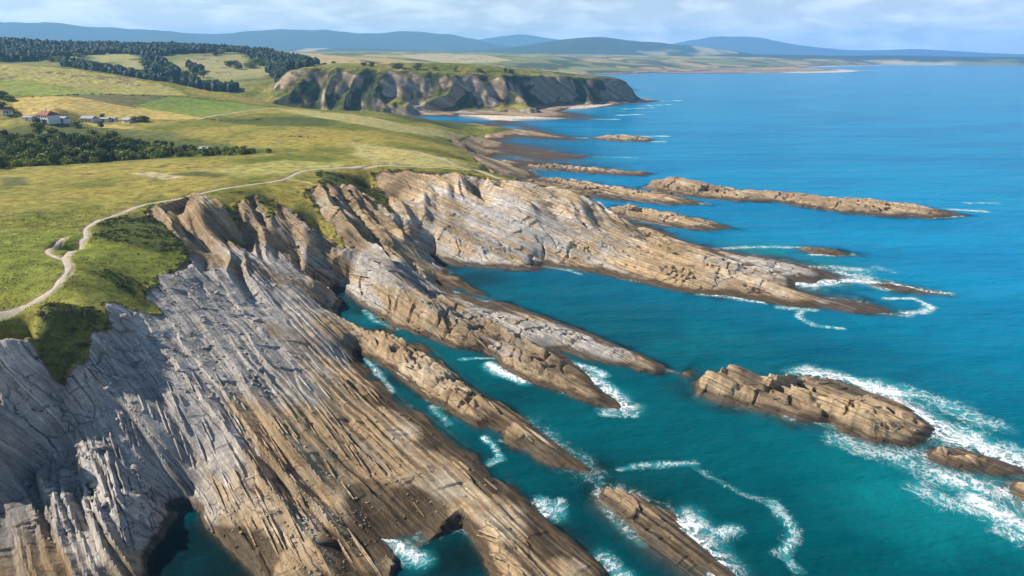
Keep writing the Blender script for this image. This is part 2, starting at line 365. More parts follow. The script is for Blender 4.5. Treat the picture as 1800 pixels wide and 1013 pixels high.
def rock_detail(p, q, z0, amt, line_min=0.0, cell=None):
    """beds of flysch: each bed keeps to its bedding plane, then drops at a ragged scarp"""
    b = bed_b(q)
    w0 = bed_warp(p, q) + (b - .8)*z0
    s = .6*q + .8*z0 + w0
    dz = np.zeros_like(z0)
    lowf = fbm(p/70, q/28, 21, 3)
    x_, y_ = xy(p, q)
    rub = gsum(RUB_, x_, y_); slabby = sstep(-.28, .18, fbm(p/42, q/11, 25, 3))     # bare smooth slabs between the ribbed packets
    line = np.maximum((.62 + .55*gsum(LINE_, x_, y_))*(.38 + .74*slabby), line_min)*(1 - .85*rub)
    packet = sstep(-.05, .35, vn(s/13 + .3*vn(p/50, q/30, 23), p/160, 24))
    for k, (w, a, rag, lng) in enumerate(((9.0, .24, 1.3, 80), (3.4, .50, .5, 40), (1.25, .95, .16, 24))):
        sk = s + rag*vn(p/(2.2*w+2), q/(6*w), 40+k) + .35*rag*vn(p/(.8*w+.6), q/(3*w), 50+k)
        t = sk/w + .42*vn(sk/w*.9, sk*0+3.3*k, 60+k)
        c = np.floor(t); f = t - c
        # scarps stay a little wider than the sheet is fine; beds too thin for it fade out
        e_ = np.clip((.34 if cell is None else 2.0*cell)/w, .06, .75) + 0*f
        fade = 1 - sstep(.45, .75, e_)
        common = a*(1 + .5*lowf)*(line if k else .45 + .55*np.minimum(line, 1))*fade*((.15 + .85*packet) if k == 2 else 1)
        def bed_amp(c_):
            return common*(.25 + 1.5*_h2(c_, c_*0+7, 70+k)**1.6*(.5 + .5*vn(p/lng + c_*5.7, c_*1.37, 80+k)))
        amp = bed_amp(c)
        # sawtooth: dip slope, then a scarp up to the next bed
        dz += w*np.where(f < e_, -.5*bed_amp(c-1) + .5*(amp + bed_amp(c-1))*sstep(0, 1, f/e_), amp*(.5 - (np.maximum(f-e_, 0)/(1-e_))**.85))/.85
        rim = np.minimum(1, f/e_)*np.minimum(1, (1-f)/e_)
        if k > 0:   # every bed is jointed into blocks that sit a little proud or low
            bl = np.floor(p/((2.1, 2.1, 1.7)[k]*w) + 7.7*_h2(c, c*0+2, 93+k) + .35*vn(p/3.0, c*1.7, 96))
            dz += (_h2(bl, c, 130+k) - .5)*(.0, .30, .36)[k]*w*line*a*fade*(.4 + .6*packet if k == 2 else 1)*rim
        if k < 2:   # joints: blocks broken out of a bed
            blk = np.floor(p/(1.9*w) + 3.1*_h2(c, c*0+1, 90+k) + .3*vn(p/4.0, c*2.1, 95))
            hb = _h2(blk, c, 99+k)
            dz += np.where(hb > .78, -(hb-.78)*2.4*w*a*f*rim, 0)
    # open joints along the bedding
    t = (s + .25*vn(p/6, q/9, 120))/3.7 + .3*vn(s/4, s*0, 121); c = np.floor(t); f = t - c
    wc = np.maximum(.34, 1.4*cell) if cell is not None else .34
    crk = np.exp(-((f-.5)*3.7/wc)**2)*np.clip(1.6 - wc/.55, 0, 1)*sstep(.1, .5, vn(p/22 + c*3.3, c*1.9, 122))
    dz -= 1.15*crk*(1-rub)
    dz += .16*fbm(p/7, q/3, 31, 4) + .45*fbm(p/34, q/14, 32, 3)
    dz += rub*(.55*fbm(x_/4.5, y_/4.5, 33, 4) + .5*np.abs(fbm(x_/9, y_/9, 34, 3)))
    return dz*amt, w0

BARE = W((255,364,34),(300,352,34),(300,365,32),(270,385,32))
CHANNELS = [W(*[(u, v, 0) for u, v in c]) for c in (
    [(628,622),(640,625),(690,656),(730,689),(790,726),(840,751),(884,760),(890,778),(930,803),(980,822),(1036,833),(1120,900),(1120,1000),(1075,1015),(1050,983),(1012,953),(970,920),(940,890),(908,860),(868,838),(842,798),(785,766),(738,724),(690,694),(636,636)],
    [(584,511),(604,512),(640,540),(682,567),(742,592),(800,612),(850,618),(872,632),(882,645),(920,668),(960,683),(1000,694),(1050,714),(1092,722),(1120,780),(1040,830),(1000,798),(962,768),(922,733),(880,708),(840,688),(790,648),(742,603),(700,582),(650,549),(610,529)],
    [(262,1020),(258,978),(290,940),(318,905),(330,888),(345,900),(372,938),(402,966),(440,1000),(455,1022)],
    [(985,618),(1030,632),(1070,640),(1120,652),(1196,662),(1180,700),(1100,715),(1062,690),(1042,668),(1018,645)],
    [(772,500),(800,514),(840,526),(900,534),(990,566),(1100,611),(1196,656),(1300,600),(1300,530),(1170,508),(1050,482),(1000,474),(945,478),(850,473),(800,468),(758,456),(795,480),(830,505),(868,526),(820,514)],
    [(665,946),(700,950),(738,962),(770,945),(812,930),(828,948),(846,985),(868,1024),(690,1024),(700,985)])]
PIT = PZ(122,433,34)
def carved(x, y):
    """surveyed height with the tidal channels cut in"""
    z = base(x, y)
    wob = .8*fbm(x/6, y/6, 15, 3)
    for ch in CHANNELS:
        b0 = np.min(ch, 0) - 12; b1 = np.max(ch, 0) + 12
        m = (x > b0[0]) & (x < b1[0]) & (y > b0[1]) & (y < b1[1])
        if m.any():
            d = poly_sd(x[m], y[m], ch) + wob[m]
            cut = np.where(d > 0, -.25 - .95*d, -d*1.5 + .1 + .25*np.maximum(-d-3, 0)**2)
            z[m] = np.minimum(z[m], np.maximum(cut, -4.5))
    return z
def ground(x, y, near=True, cell=None, z_base=None):
    z = (carved(x, y) if near else base(x, y)) if z_base is None else z_base.copy()
    r = np.hypot(x, y)
    p, q = pq(x, y)
    edge_n = 2.2*fbm(x/7, y/7, 5, 4) if near else 3*fbm(x/25, y/25, 5, 3)
    gd = poly_sd(x, y, GRASS) + edge_n
    veg = sstep(-.6, .9, gd)
    far_land = (r > 880) 
    veg = np.where(far_land, 0.0, veg)
    cl = sstep(900, 1000, r)
    amt = (1-veg) * (1 - cl)
    # beds are stronger on the scarps, gentler on the tidal flats
    dz, w0 = rock_detail(p, q, z, amt * np.clip(.22 + z/3.5, .06, 1.0), 0.0, cell)
    if near:   # reef ridges are notched and broken across the strike
        gap = 1 - np.abs(vn(p/12 + .5*vn(p/5, q/5, 613), q/55, 615))
        lo = (1-veg)*(1 - sstep(6.5, 10, z))*sstep(72, 88, q)*(z > .7)
        z = z - lo*(z-.7)*(.42*sstep(.86, .97, gap) + .30*sstep(.1, .4, fbm(p/7, q/2.6, 616, 3)))
    z = z + dz
    if near:   # ribs and gullies under the cliff edge
        band = sstep(-34, -16, gd)*(1 - sstep(-3.0, -.3, gd))*sstep(8, 14, z)
        rg = 1 - 2.6*np.abs(fbm(q/12 + .4*vn(p/25, q/20, 140), p/95, 141, 3))
        z = z + band*sstep(188, 210, y)*4.0*(rg - .35)
        z = z - 4.2*np.exp(-((x-PIT[0])**2 + (y-PIT[1])**2)/3.6**2)
    z = z + veg * (1-cl) * (.35*fbm(x/14, y/14, 3, 4) + .5*fbm(x/45, y/45, 4, 2) + np.where(r < 330, .10*fbm(x/1.8, y/1.8, 6, 2), 0))
    # ragged turf lip
    z = z + np.where((gd > -.5) & (gd < 2.5), .35*sstep(-.5, .6, gd)*(1-sstep(.8, 2.5, gd)), 0) * (1-cl)
    hills = sstep(1300, 1800, r)
    hd_ = sstep(985, 1040, r)*(1 - sstep(1480, 1600, r))*sstep(-420, -330, x)
    if np.any(hd_ > 0):
        zt = np.clip(58 - .055*x, 20, 75)
        rd = 1 - np.abs(fbm(x/80 + .5*vn(y/60, x/120, 8), y/300, 201, 2))*2.4; rd2 = fbm(x/24, y/45, 202, 3)
        tt = z/zt + .22*(rd - .35)*(1 - sstep(.75, 1.0, z/zt)) + .09*rd2*(1 - sstep(.8, 1.0, z/zt))
        zs = np.where(z < zt, zt*(.05 + .95*(.65*sstep(.10, .86, tt) + .35*np.clip(tt, 0, 1))), z)
        z = z*(1-hd_) + np.where(z > 3, zs, z)*hd_
        z = z + hd_*sstep(4, 12, z)*(1.8*fbm(x/10, y/10, 203, 3) + 3.0*rd2*np.exp(-((z-25)/16)**2))
    z = z + np.where(z > 4, hills * (7*fbm(x/260, y/260, 301, 4)), 0)
    for P, wd in zip(PATHS, PATHW):
        b0 = np.min([a[:2] for a in P], 0) - 6; b1 = np.max([a[:2] for a in P], 0) + 6
        m = (x > b0[0]) & (x < b1[0]) & (y > b0[1]) & (y < b1[1])
        if m.any():
            d = seg_dist(x[m], y[m], P)
            z[m] -= .28 * (1 - sstep(wd*.9, wd*1.6, d))
    return z, veg, w0
# ------------------------------------------------------------------ mesh building
def mesh_obj(name, verts, faces, mat, attrs=None, smooth=True, parent=None, kind=None):
    me = bpy.data.meshes.new(name)
    nv, nf = len(verts), len(faces)
    me.vertices.add(nv)
    me.vertices.foreach_set('co', np.asarray(verts, np.float32).ravel())
    k = faces.shape[1]
    me.loops.add(nf*k); me.polygons.add(nf)
    me.loops.foreach_set('vertex_index', np.asarray(faces, np.int32).ravel())
    me.polygons.foreach_set('loop_start', np.arange(0, nf*k, k, dtype=np.int32))
    me.polygons.foreach_set('use_smooth', np.full(nf, smooth))
    for an, val in (attrs or {}).items():
        if val.ndim == 2:
            a = me.attributes.new(an, 'FLOAT_COLOR', 'POINT')
            col = np.ones((nv, 4), np.float32); col[:, :3] = val
            a.data.foreach_set('color', col.ravel())
        else:
            a = me.attributes.new(an, 'FLOAT', 'POINT')
            a.data.foreach_set('value', val.astype(np.float32))
    me.update(calc_edges=True)
    me.materials.append(mat)
    o = bpy.data.objects.new(name, me)
    scene.collection.objects.link(o)
    if parent is not None: o.parent = parent
    if kind: o['kind'] = kind
    return o
def grid_faces(nr, nc):
    i = np.arange(nr*nc).reshape(nr, nc)
    return np.stack([i[:-1, :-1], i[:-1, 1:], i[1:, 1:], i[1:, :-1]], -1).reshape(-1, 4)
def best_tris(V, F):
    """split each quad along the diagonal with the smaller drop, so ledges stay clean"""
    a = np.abs(V[F[:, 0], 2] - V[F[:, 2], 2]); b = np.abs(V[F[:, 1], 2] - V[F[:, 3], 2])
    m = a <= b
    T = np.empty((len(F)*2, 3), np.int64)
    T[0::2] = np.where(m[:, None], F[:, [0, 1, 2]], F[:, [0, 1, 3]])
    T[1::2] = np.where(m[:, None], F[:, [0, 2, 3]], F[:, [1, 2, 3]])
    return T
def sub_obj(name, V, F, sel, mat, attrs, kind='structure', smooth=True, parent=None):
    F = F[sel]
    if not len(F): return None
    used = np.unique(F)
    remap = np.full(len(V), -1, np.int64); remap[used] = np.arange(len(used))
    return mesh_obj(name, V[used], remap[F], mat, {k: v[used] for k, v in attrs.items()}, smooth, parent, kind)
# ------------------------------------------------------------------ materials
class NT:
    def __init__(self, name):
        self.m = bpy.data.materials.new(name); self.m.use_nodes = True
        self.t = self.m.node_tree; self.n = self.t.nodes; self.l = self.t.links
        self.n.clear()
        self.out = self.n.new('ShaderNodeOutputMaterial')
        self.b = self.n.new('ShaderNodeBsdfPrincipled')
        self.l.new(self.b.outputs[0], self.out.inputs['Surface'])
    def set(self, sock, v):
        if hasattr(v, 'is_output'): self.l.new(v, sock)
        else:
            try: sock.default_value = v
            except Exception: sock.default_value = (*v, 1)
    def math(self, op, a, b=None, c=None, clamp=False):
        n = self.n.new('ShaderNodeMath'); n.operation = op; n.use_clamp = clamp
        for i, v in enumerate((a, b, c)):
            if v is not None: self.set(n.inputs[i], v)
        return n.outputs[0]
    def vmath(self, op, a, b=None):
        n = self.n.new('ShaderNodeVectorMath'); n.operation = op
        self.set(n.inputs[0], a)
        if b is not None: self.set(n.inputs[1], b)
        return n.outputs['Value'] if op in ('DOT_PRODUCT', 'LENGTH') else n.outputs[0]
    def attr(self, name, out='Fac'):
        n = self.n.new('ShaderNodeAttribute'); n.attribute_name = name; return n.outputs[out]
    def noise(self, vec=None, scale=1.0, detail=3.0, rough=.55, dim='3D', w=None, dist=0.0):
        n = self.n.new('ShaderNodeTexNoise'); n.noise_dimensions = dim
        if vec is not None: self.set(n.inputs['Vector'], vec)
        if w is not None: self.set(n.inputs['W'], w)
        self.set(n.inputs['Scale'], scale); self.set(n.inputs['Detail'], detail); self.set(n.inputs['Roughness'], rough)
        self.set(n.inputs['Distortion'], dist)
        return n.outputs['Fac']
    def mr(self, v, a, b, c=0.0, d=1.0, smooth=True):
        n = self.n.new('ShaderNodeMapRange')
        if smooth: n.interpolation_type = 'SMOOTHSTEP'
        for k, x in zip(('Value', 'From Min', 'From Max', 'To Min', 'To Max'), (v, a, b, c, d)): self.set(n.inputs[k], x)
        return n.outputs[0]
    def mix(self, f, a, b, mode='MIX'):
        n = self.n.new('ShaderNodeMix'); n.data_type = 'RGBA'; n.blend_type = mode
        self.set(n.inputs['Factor'], f)
        self.set(n.inputs['A'], a if hasattr(a, 'is_output') else (*a, 1)); self.set(n.inputs['B'], b if hasattr(b, 'is_output') else (*b, 1))
        return n.outputs['Result']
    def pos(self):
        if not hasattr(self, '_p'): self._p = self.n.new('ShaderNodeNewGeometry').outputs['Position']
        return self._p
    def comb(self, x, y, z):
        n = self.n.new('ShaderNodeCombineXYZ')
        for i, v in enumerate((x, y, z)): self.set(n.inputs[i], v)
        return n.outputs[0]
    def bump(self, h, strength, dist):
        n = self.n.new('ShaderNodeBump'); self.set(n.inputs['Strength'], strength); self.set(n.inputs['Distance'], dist)
        self.set(n.inputs['Height'], h); self.l.new(n.outputs[0], self.b.inputs['Normal']); return n.outputs[0]
    def gain(self, v, lo, hi):   # scalar -> grey multiplier colour
        x = self.mr(v, .3, .7, lo, hi, False); return self.comb(x, x, x)

def rock_nodes(N):
    pos = N.pos()
    warp = N.attr('warp')
    s = N.math('ADD', N.vmath('DOT_PRODUCT', pos, (.6*STR_Q[0], .6*STR_Q[1], .8)), warp)
    p = N.vmath('DOT_PRODUCT', pos, (STR_P[0], STR_P[1], 0))
    grain = N.comb(N.math('MULTIPLY', p, .10), N.math('MULTIPLY', s, 1.0), 0.0)
    rag = N.noise(pos, .35, 3)
    s2 = N.math('ADD', s, N.math('MULTIPLY', rag, .5))
    b1 = N.noise(dim='1D', w=s2, scale=.22, detail=1.5)
    b2 = N.noise(dim='1D', w=s2, scale=1.1, detail=2.5, rough=.7)
    st = N.noise(grain, 2.6, 5, .65)
    patch = N.noise(pos, .055, 4, .6)
    fine = N.noise(pos, 2.2, 4, .7)
    grey = N.math('ADD', N.attr('grey'), N.math('MULTIPLY', N.math('SUBTRACT', patch, .5), .9))
    grey = N.math('ADD', grey, N.math('MULTIPLY', N.math('SUBTRACT', b1, .5), 1.0))
    gf = N.mr(grey, .28, .72)
    tan = N.mix(N.mr(b2, .35, .68), (.40, .285, .165), (.265, .182, .102))
    tan = N.mix(N.mr(patch, .5, .68), tan, (.47, .375, .265))
    gr = N.mix(N.mr(b2, .32, .7), (.43, .388, .340), (.285, .255, .228))
    gr = N.mix(N.mr(st, .52, .72), gr, (.54, .495, .44))
    col = N.mix(gf, tan, gr)
    vor = N.n.new('ShaderNodeTexVoronoi'); vor.feature = 'DISTANCE_TO_EDGE'; N.set(vor.inputs['Vector'], N.comb(N.math('MULTIPLY', p, .30), N.math('ADD', N.math('MULTIPLY', s, .85), N.math('MULTIPLY', rag, .4)), 0.0)); vor.inputs['Scale'].default_value = .62
    crack = N.mr(vor.outputs['Distance'], .012, .05, 1.0, 0.0)
    crack = N.math('MULTIPLY', crack, N.mr(N.noise(pos, .12, 3), .42, .6))
    b0 = N.noise(dim='1D', w=s2, scale=.075, detail=2.0, rough=.6)
    col = N.mix(1.0, col, N.gain(b0, .70, 1.28), 'MULTIPLY')
    col = N.mix(1.0, col, N.gain(st, .84, 1.16), 'MULTIPLY')
    blot = N.noise(pos, .32, 5, .7)
    col = N.mix(1.0, col, N.gain(blot, .74, 1.24), 'MULTIPLY')
    col = N.mix(1.0, col, N.gain(fine, .80, 1.18), 'MULTIPLY')
    cr = N.mr(N.attr('cream'), 0, 1, 1.0, 1.5, False)
    col = N.mix(1.0, col, N.comb(cr, cr, cr), 'MULTIPLY')
    col = N.mix(N.math('MULTIPLY', crack, .6), col, (.05, .042, .036))
    # dark partings between beds and weathered specks
    part = N.mr(N.noise(dim='1D', w=s2, scale=2.7, detail=1.0), .30, .38, 1.0, 0.0)
    part = N.math('MULTIPLY', part, N.mr(N.noise(grain, .5, 2), .42, .6))
    col = N.mix(N.math('MULTIPLY', part, .78), col, (.055, .045, .04))
    speck = N.mr(N.noise(pos, .9, 4, .75), .66, .74)
    col = N.mix(N.math('MULTIPLY', speck, .5), col, (.07, .06, .05))
    # tidal band: weed and wet rock
    sep = N.n.new('ShaderNodeSeparateXYZ'); N.l.new(pos, sep.inputs[0])
    zt = N.math('ADD', N.math('SUBTRACT', sep.outputs[2], N.math('MULTIPLY', N.attr('weed'), 3.4)), N.math('MULTIPLY', N.math('SUBTRACT', N.noise(pos, .16, 4, .6), .5), -3.0))
    weed = N.mr(zt, .8, 1.9, 1.0, 0.0)
    wetc = N.mix(N.mr(st, .4, .65), (.034, .025, .016), (.095, .062, .032))
    col = N.mix(N.math('MULTIPLY', weed, .88), col, wetc)
    wet = N.mr(zt, .3, 1.2, 1.0, 0.0)
    rough = N.mr(wet, 0, 1, .88, .45)
    hgt = N.math('ADD', N.math('MULTIPLY', st, .30), N.math('ADD', N.math('MULTIPLY', fine, .55), N.math('MULTIPLY', b2, .35)))
    return col, rough, hgt

def make_ground():
    N = NT('ground')
    pos = N.pos()
    rc, rr, rh = rock_nodes(N)
    alb = N.attr('albedo', 'Color')
    n1 = N.noise(pos, .22, 5, .65); n2 = N.noise(pos, 1.3, 4, .7); n3 = N.noise(pos, .035, 4, .6)
    g = N.mix(1.0, alb, N.gain(n1, .52, 1.46), 'MULTIPLY')
    g = N.mix(1.0, g, N.gain(n2, .58, 1.42), 'MULTIPLY')
    g = N.mix(N.mr(n3, .48, .68, 0, .35), g, N.mix(1.0, g, (1.35, 1.12, .8), 'MULTIPLY'))
    veg = N.attr('veg')
    vf = N.mr(N.math('ADD', veg, N.math('MULTIPLY', N.math('SUBTRACT', n2, .5), .5)), .38, .62)
    vs = N.mr(N.math('ADD', veg, N.math('MULTIPLY', N.math('SUBTRACT', n2, .5), .6)), .05, .95, -1.0, 1.0, False)
    soil = N.mr(N.math('ABSOLUTE', vs), .15, .85, .85, 0.0)
    N.set(N.b.inputs['Base Color'], N.mix(soil, N.mix(vf, rc, g), N.mix(n1, (.10, .068, .042), (.21, .150, .092))))
    N.set(N.b.inputs['Roughness'], N.mr(vf, 0, 1, rr, .95))
    N.b.inputs['Specular IOR Level'].default_value = .08
    gh = N.math('ADD', N.math('MULTIPLY', n2, .6), n1)
    N.bump(N.math('ADD', N.math('MULTIPLY', rh, N.math('SUBTRACT', 1.0, vf)), N.math('MULTIPLY', gh, vf)), .85, .35)
    return N.m

def make_rock():
    N = NT('flysch')
    rc, rr, rh = rock_nodes(N)
    N.set(N.b.inputs['Base Color'], rc); N.set(N.b.inputs['Roughness'], rr)
    N.b.inputs['Specular IOR Level'].default_value = .25
    N.bump(rh, .85, .35)
    return N.m

def make_sea():
    N = NT('sea_water')
    pos = N.pos()
    depth = N.attr('depth'); foam = N.attr('foam'); turq = N.attr('turq'); off = N.attr('offshore')
    big = N.noise(N.vmath('MULTIPLY', pos, (.35, 1.0, 1.0)), .014, 5, .6)
    mid = N.noise(pos, .05, 4, .6)
    deep = N.mix(off, (.000, .090, .108), (.000, .235, .43))
    deep = N.mix(N.mr(big, .40, .60), deep, N.mix(off, (.000, .060, .074), (.000, .190, .375)))
    tq = N.math('ADD', turq, N.math('MULTIPLY', N.math('SUBTRACT', mid, .5), .5))
    deep = N.mix(N.mr(N.attr('murk'), 0, 1, 0, .95), deep, (.003, .014, .017))
    col = N.mix(N.mr(tq, .2, .95), deep, (.004, .230, .250))
    # foam: lace of thresholded noise where the surf has churned the water
    stretch = N.vmath('MULTIPLY', pos, (1.0, 1.0, 1.0))
    wv = N.noise(pos, .10, 3, .6)
    wp = N.vmath('ADD', stretch, N.comb(N.math('MULTIPLY', wv, 7.0), N.math('MULTIPLY', N.noise(pos, .13, 3, .6), 7.0), 0.0))
    l1 = N.math('ABSOLUTE', N.math('SUBTRACT', N.noise(wp, .30, 4, .62), .5))
    l2 = N.math('ABSOLUTE', N.math('SUBTRACT', N.noise(wp, .85, 3, .62), .5))
    lace = N.math('ADD', N.math('MULTIPLY', N.mr(l1, 0, .11, 1, 0), .62), N.math('MULTIPLY', N.mr(l2, 0, .13, 1, 0), .38))
    cl = N.noise(wp, .22, 4, .65)
    fm = N.math('ADD', N.math('MULTIPLY', foam, .86), N.math('ADD', N.math('MULTIPLY', lace, .62), N.math('MULTIPLY', cl, .62)))
    ff = N.math('MULTIPLY', N.mr(fm, .88, 1.62), N.mr(foam, .03, .22))
    col = N.mix(N.math('MULTIPLY', N.mr(foam, .10, .7), .72), col, (.05, .33, .35))
    col = N.mix(ff, col, (.80, .83, .84))
    N.set(N.b.inputs['Base Color'], col)
    N.b.inputs['Specular IOR Level'].default_value = .5
    N.set(N.b.inputs['Roughness'], N.mr(ff, 0, 1, .14, .8))
    N.b.inputs['IOR'].default_value = 1.05
    a = N.math('SUBTRACT', 1.0, N.math('EXPONENT', N.math('MULTIPLY', depth, -.85)))
    a = N.math('MAXIMUM', N.mr(a, 0, 1, .16, 1.0, False), ff)
    N.set(N.b.inputs['Alpha'], a)
    # wind ripples on swell
    rp = N.vmath('MULTIPLY', pos, (.55, 1.0, 1.0))
    h = N.math('ADD', N.math('MULTIPLY', N.noise(rp, .9, 4, .6), .45), N.math('MULTIPLY', N.noise(rp, .16, 3, .55), 1.6))
    h = N.math('ADD', h, N.math('MULTIPLY', N.noise(N.vmath('MULTIPLY', pos, (.30, 1.0, 1.0)), .05, 2, .5), 3.5))
    h = N.math('ADD', h, N.math('MULTIPLY', ff, .3))
    N.bump(h, .9, .9)
    return N.m

def simple(name, col, rough=.85, vary=.25, scale=1.0, bump=0.0):
    N = NT(name)
    n = N.noise(N.pos(), scale, 4, .65)
    c = N.mix(1.0, N.mix(0, col, col), N.gain(n, 1-vary, 1+vary), 'MULTIPLY')
    N.set(N.b.inputs['Base Color'], c); N.b.inputs['Roughness'].default_value = rough
    N.b.inputs['Specular IOR Level'].default_value = .2
    if bump: N.bump(n, bump, .1)
    return N.m
M_GROUND = make_ground(); M_ROCK = make_rock(); M_SEA = make_sea()
M_PATH = simple('trodden_gravel', (.52, .44, .33), .95, .22, .8, .5)
# ------------------------------------------------------------------ land surfaces
def poly_of(px):
    return H(*px)
FIELDS = [   # (outline, albedo, softness)
    (poly_of([(25,172),(60,170),(140,172),(200,180),(260,188),(330,200),(357,209),(300,211),(200,209),(120,206),(60,203),(20,198)]), (.46,.345,.105), 2.5),
    (poly_of([(150,216),(200,219),(260,228),(336,243),(300,246),(230,233),(160,222)]), (.44,.34,.11), 2.5),
    (poly_of([(112,168),(200,166),(300,170),(240,190),(170,178)]), (.135,.135,.055), 3),
    (poly_of([(235,186),(300,170),(400,178),(475,189),(440,193),(390,201),(350,206),(300,198)]), (.175,.235,.045), 3),
    (poly_of([(0,112),(130,122),(200,133),(300,152),(330,168),(200,165),(100,150),(0,132)]), (.37,.33,.105), 10),
    (poly_of([(0,135),(100,152),(200,166),(110,168),(0,165)]), (.24,.28,.06), 8),
    (poly_of([(480,190),(560,196),(640,204),(720,222),(820,238),(800,246),(700,232),(600,214),(520,200)]), (.37,.325,.12), 8),
    (poly_of([(620,250),(700,262),(800,282),(850,296),(820,300),(740,292),(660,290),(620,272)]), (.40,.345,.13), 7),
    (poly_of([(225,306),(270,303),(330,311),(300,316)]), (.44,.36,.20), 3),
    (poly_of([(290,308),(340,303),(430,305),(380,313)]), (.085,.095,.032), 4),
    (poly_of([(0,312),(40,310),(50,325),(0,328)]), (.10,.11,.035), 5),
    (poly_of([(360,300),(500,282),(620,288),(520,306),(420,312)]), (.33,.30,.09), 8),
]
FAR_FIELDS = [(poly_of(px), col) for px, col in (
    ([(505,93),(560,95),(620,101),(700,113),(780,120),(860,125),(780,127),(690,124),(600,118),(545,107)], (.47,.36,.17)),
    ([(160,100),(240,96),(250,104),(170,112)], (.36,.34,.12)), ([(175,112),(255,107),(262,128),(190,128)], (.38,.34,.14)),
    ([(320,104),(420,98),(470,120),(475,136),(400,140),(330,128),(300,112)], (.33,.30,.125)), ([(290,140),(340,134),(430,146),(400,158),(330,150)], (.24,.255,.075)),
    ([(370,90),(440,85),(470,92),(400,98)], (.30,.31,.10)),
    ([(700,97),(760,90),(830,96),(900,108),(800,112),(740,106)], (.46,.38,.20)), ([(900,120),(1000,118),(1100,121),(1000,126),(900,127)], (.25,.26,.11)), ([(540,126),(640,122),(900,129),(1040,138),(900,134),(700,127)], (.26,.27,.09)),
)]
SCRUB = [    # darker heath and gorse ground
    poly_of([(0,225),(150,222),(300,235),(470,262),(490,270),(300,278),(150,287),(0,300)]),
    poly_of([(380,205),(440,210),(520,205),(600,213),(560,222),(460,222),(400,216)]),
    poly_of([(800,246),(870,226),(900,228),(870,240),(820,243)]),
    poly_of([(600,195),(700,198),(800,214),(850,222),(800,226),(720,214)]),
]
SCRUB_NEAR = [W((165,425,33),(172,392,34),(245,368,34),(300,400,31),(335,450,27),(280,445,29)),
              W((130,627,27),(60,613,30),(40,590,31),(110,555,31),(170,535,31),(200,548,27),(165,592,28.5)),
              W((150,478,33),(200,470,31),(280,520,26),(262,550,24),(190,500,29)),
              W((210,432,32),(260,425,31),(335,450,27),(280,440,29)),
              W((258,366,33.8),(300,395,31),(322,430,28),(260,400,32),(220,395,33)),
              W((345,350,33),(450,340,32),(530,372,27.5),(575,385,26),(600,412,21),(520,385,26),(430,352,30)),
              W((560,326,32),(555,300,33.6),(640,300,32.6),(672,330,25.5),(690,378,18),(640,345,24))]

def veg_albedo(x, y, z, nz, veg):
    n1 = fbm(x/38, y/38, 401, 4); n2 = fbm(x/9, y/15, 402, 4); n3 = fbm(x/120, y/120, 403, 3)
    green = np.array([.125, .140, .020]); yell = np.array([.290, .240, .055]); dark = np.array([.062, .076, .020]); fresh = np.array([.150, .195, .028])
    t = sstep(-.25, .45, n1*.6 + n2*.35 + n3*.5 + .12)[:, None]
    c = green*(1-t) + yell*t
    t = sstep(.25, .6, n2*.7 + .3*n1)[:, None]*.55
    c = c*(1-t) + dark*t
    # lush ground by the lower cliff path
    near = np.exp(-((x+135)**2 + (y-195)**2)/55**2)
    t = (near*sstep(-.35, .4, n1 + .2))[:, None]*.8
    c = c*(1-t) + fresh*t
    r = np.hypot(x, y)
    for poly, col, sf in FIELDS:
        b0 = np.min(poly, 0) - 40; b1 = np.max(poly, 0) + 40
        m = (x > b0[0]) & (x < b1[0]) & (y > b0[1]) & (y < b1[1])
        if m.any():
            d = poly_sd(x[m], y[m], poly) + sf*.5*n2[m]
            t = sstep(-sf*.5, sf*.5, d)[:, None]*.92
            c[m] = c[m]*(1-t) + np.array(col)*(1 + .10*n2[m])[:, None]*t
    for poly in SCRUB:
        d = poly_sd(x, y, poly); t = (sstep(-6, 6, d + 9*n2)*.8)[:, None]
        c = c*(1-t) + np.array([.06, .085, .022])*t
    m = r < 420
    for poly in SCRUB_NEAR:
        d = poly_sd(x[m], y[m], poly); t = (sstep(-2, 2.5, d + 3.2*n2[m] - .5)*.82)[:, None]
        c[m] = c[m]*(1-t) + np.array([.072, .088, .022])*t
    # wear and disturbed soil along the paths
    for P, wd in zip(PATHS, PATHW):
        b0 = np.min([a[:2] for a in P], 0) - 12; b1 = np.max([a[:2] for a in P], 0) + 12
        mm = (x > b0[0]) & (x < b1[0]) & (y > b0[1]) & (y < b1[1])
        if mm.any():
            d = seg_dist(x[mm], y[mm], P)
            t = (1 - sstep(wd*.9, wd*1.9 + .8*n2[mm], d))[:, None]*.8
            c[mm] = c[mm]*(1-t) + np.array([.34, .27, .15])*t
    # patchwork farmland and heath in the distance
    far = sstep(1150, 1500, r)
    if far.any():
        cell = fbm(x/330, y/520, 410, 3); cell2 = fbm(x/140, y/260, 411, 3)
        ft = sstep(.02, .16, cell)[:, None]
        fc = np.array([.20, .215, .062])*(1-ft) + np.array([.40, .315, .135])*ft
        ft = sstep(.10, .26, cell2)[:, None]*.85
        fc = fc*(1-ft) + np.array([.045, .072, .030])*ft
        c = c*(1-far[:, None]) + fc*far[:, None]
        for poly, col in FAR_FIELDS:
            if len(poly) < 3: continue
            d = poly_sd(x, y, poly); t = (sstep(-12, 12, d + 25*n1)*far*.92)[:, None]
            c = c*(1-t) + np.array(col)*(1 + .12*n2)[:, None]*t
    return c

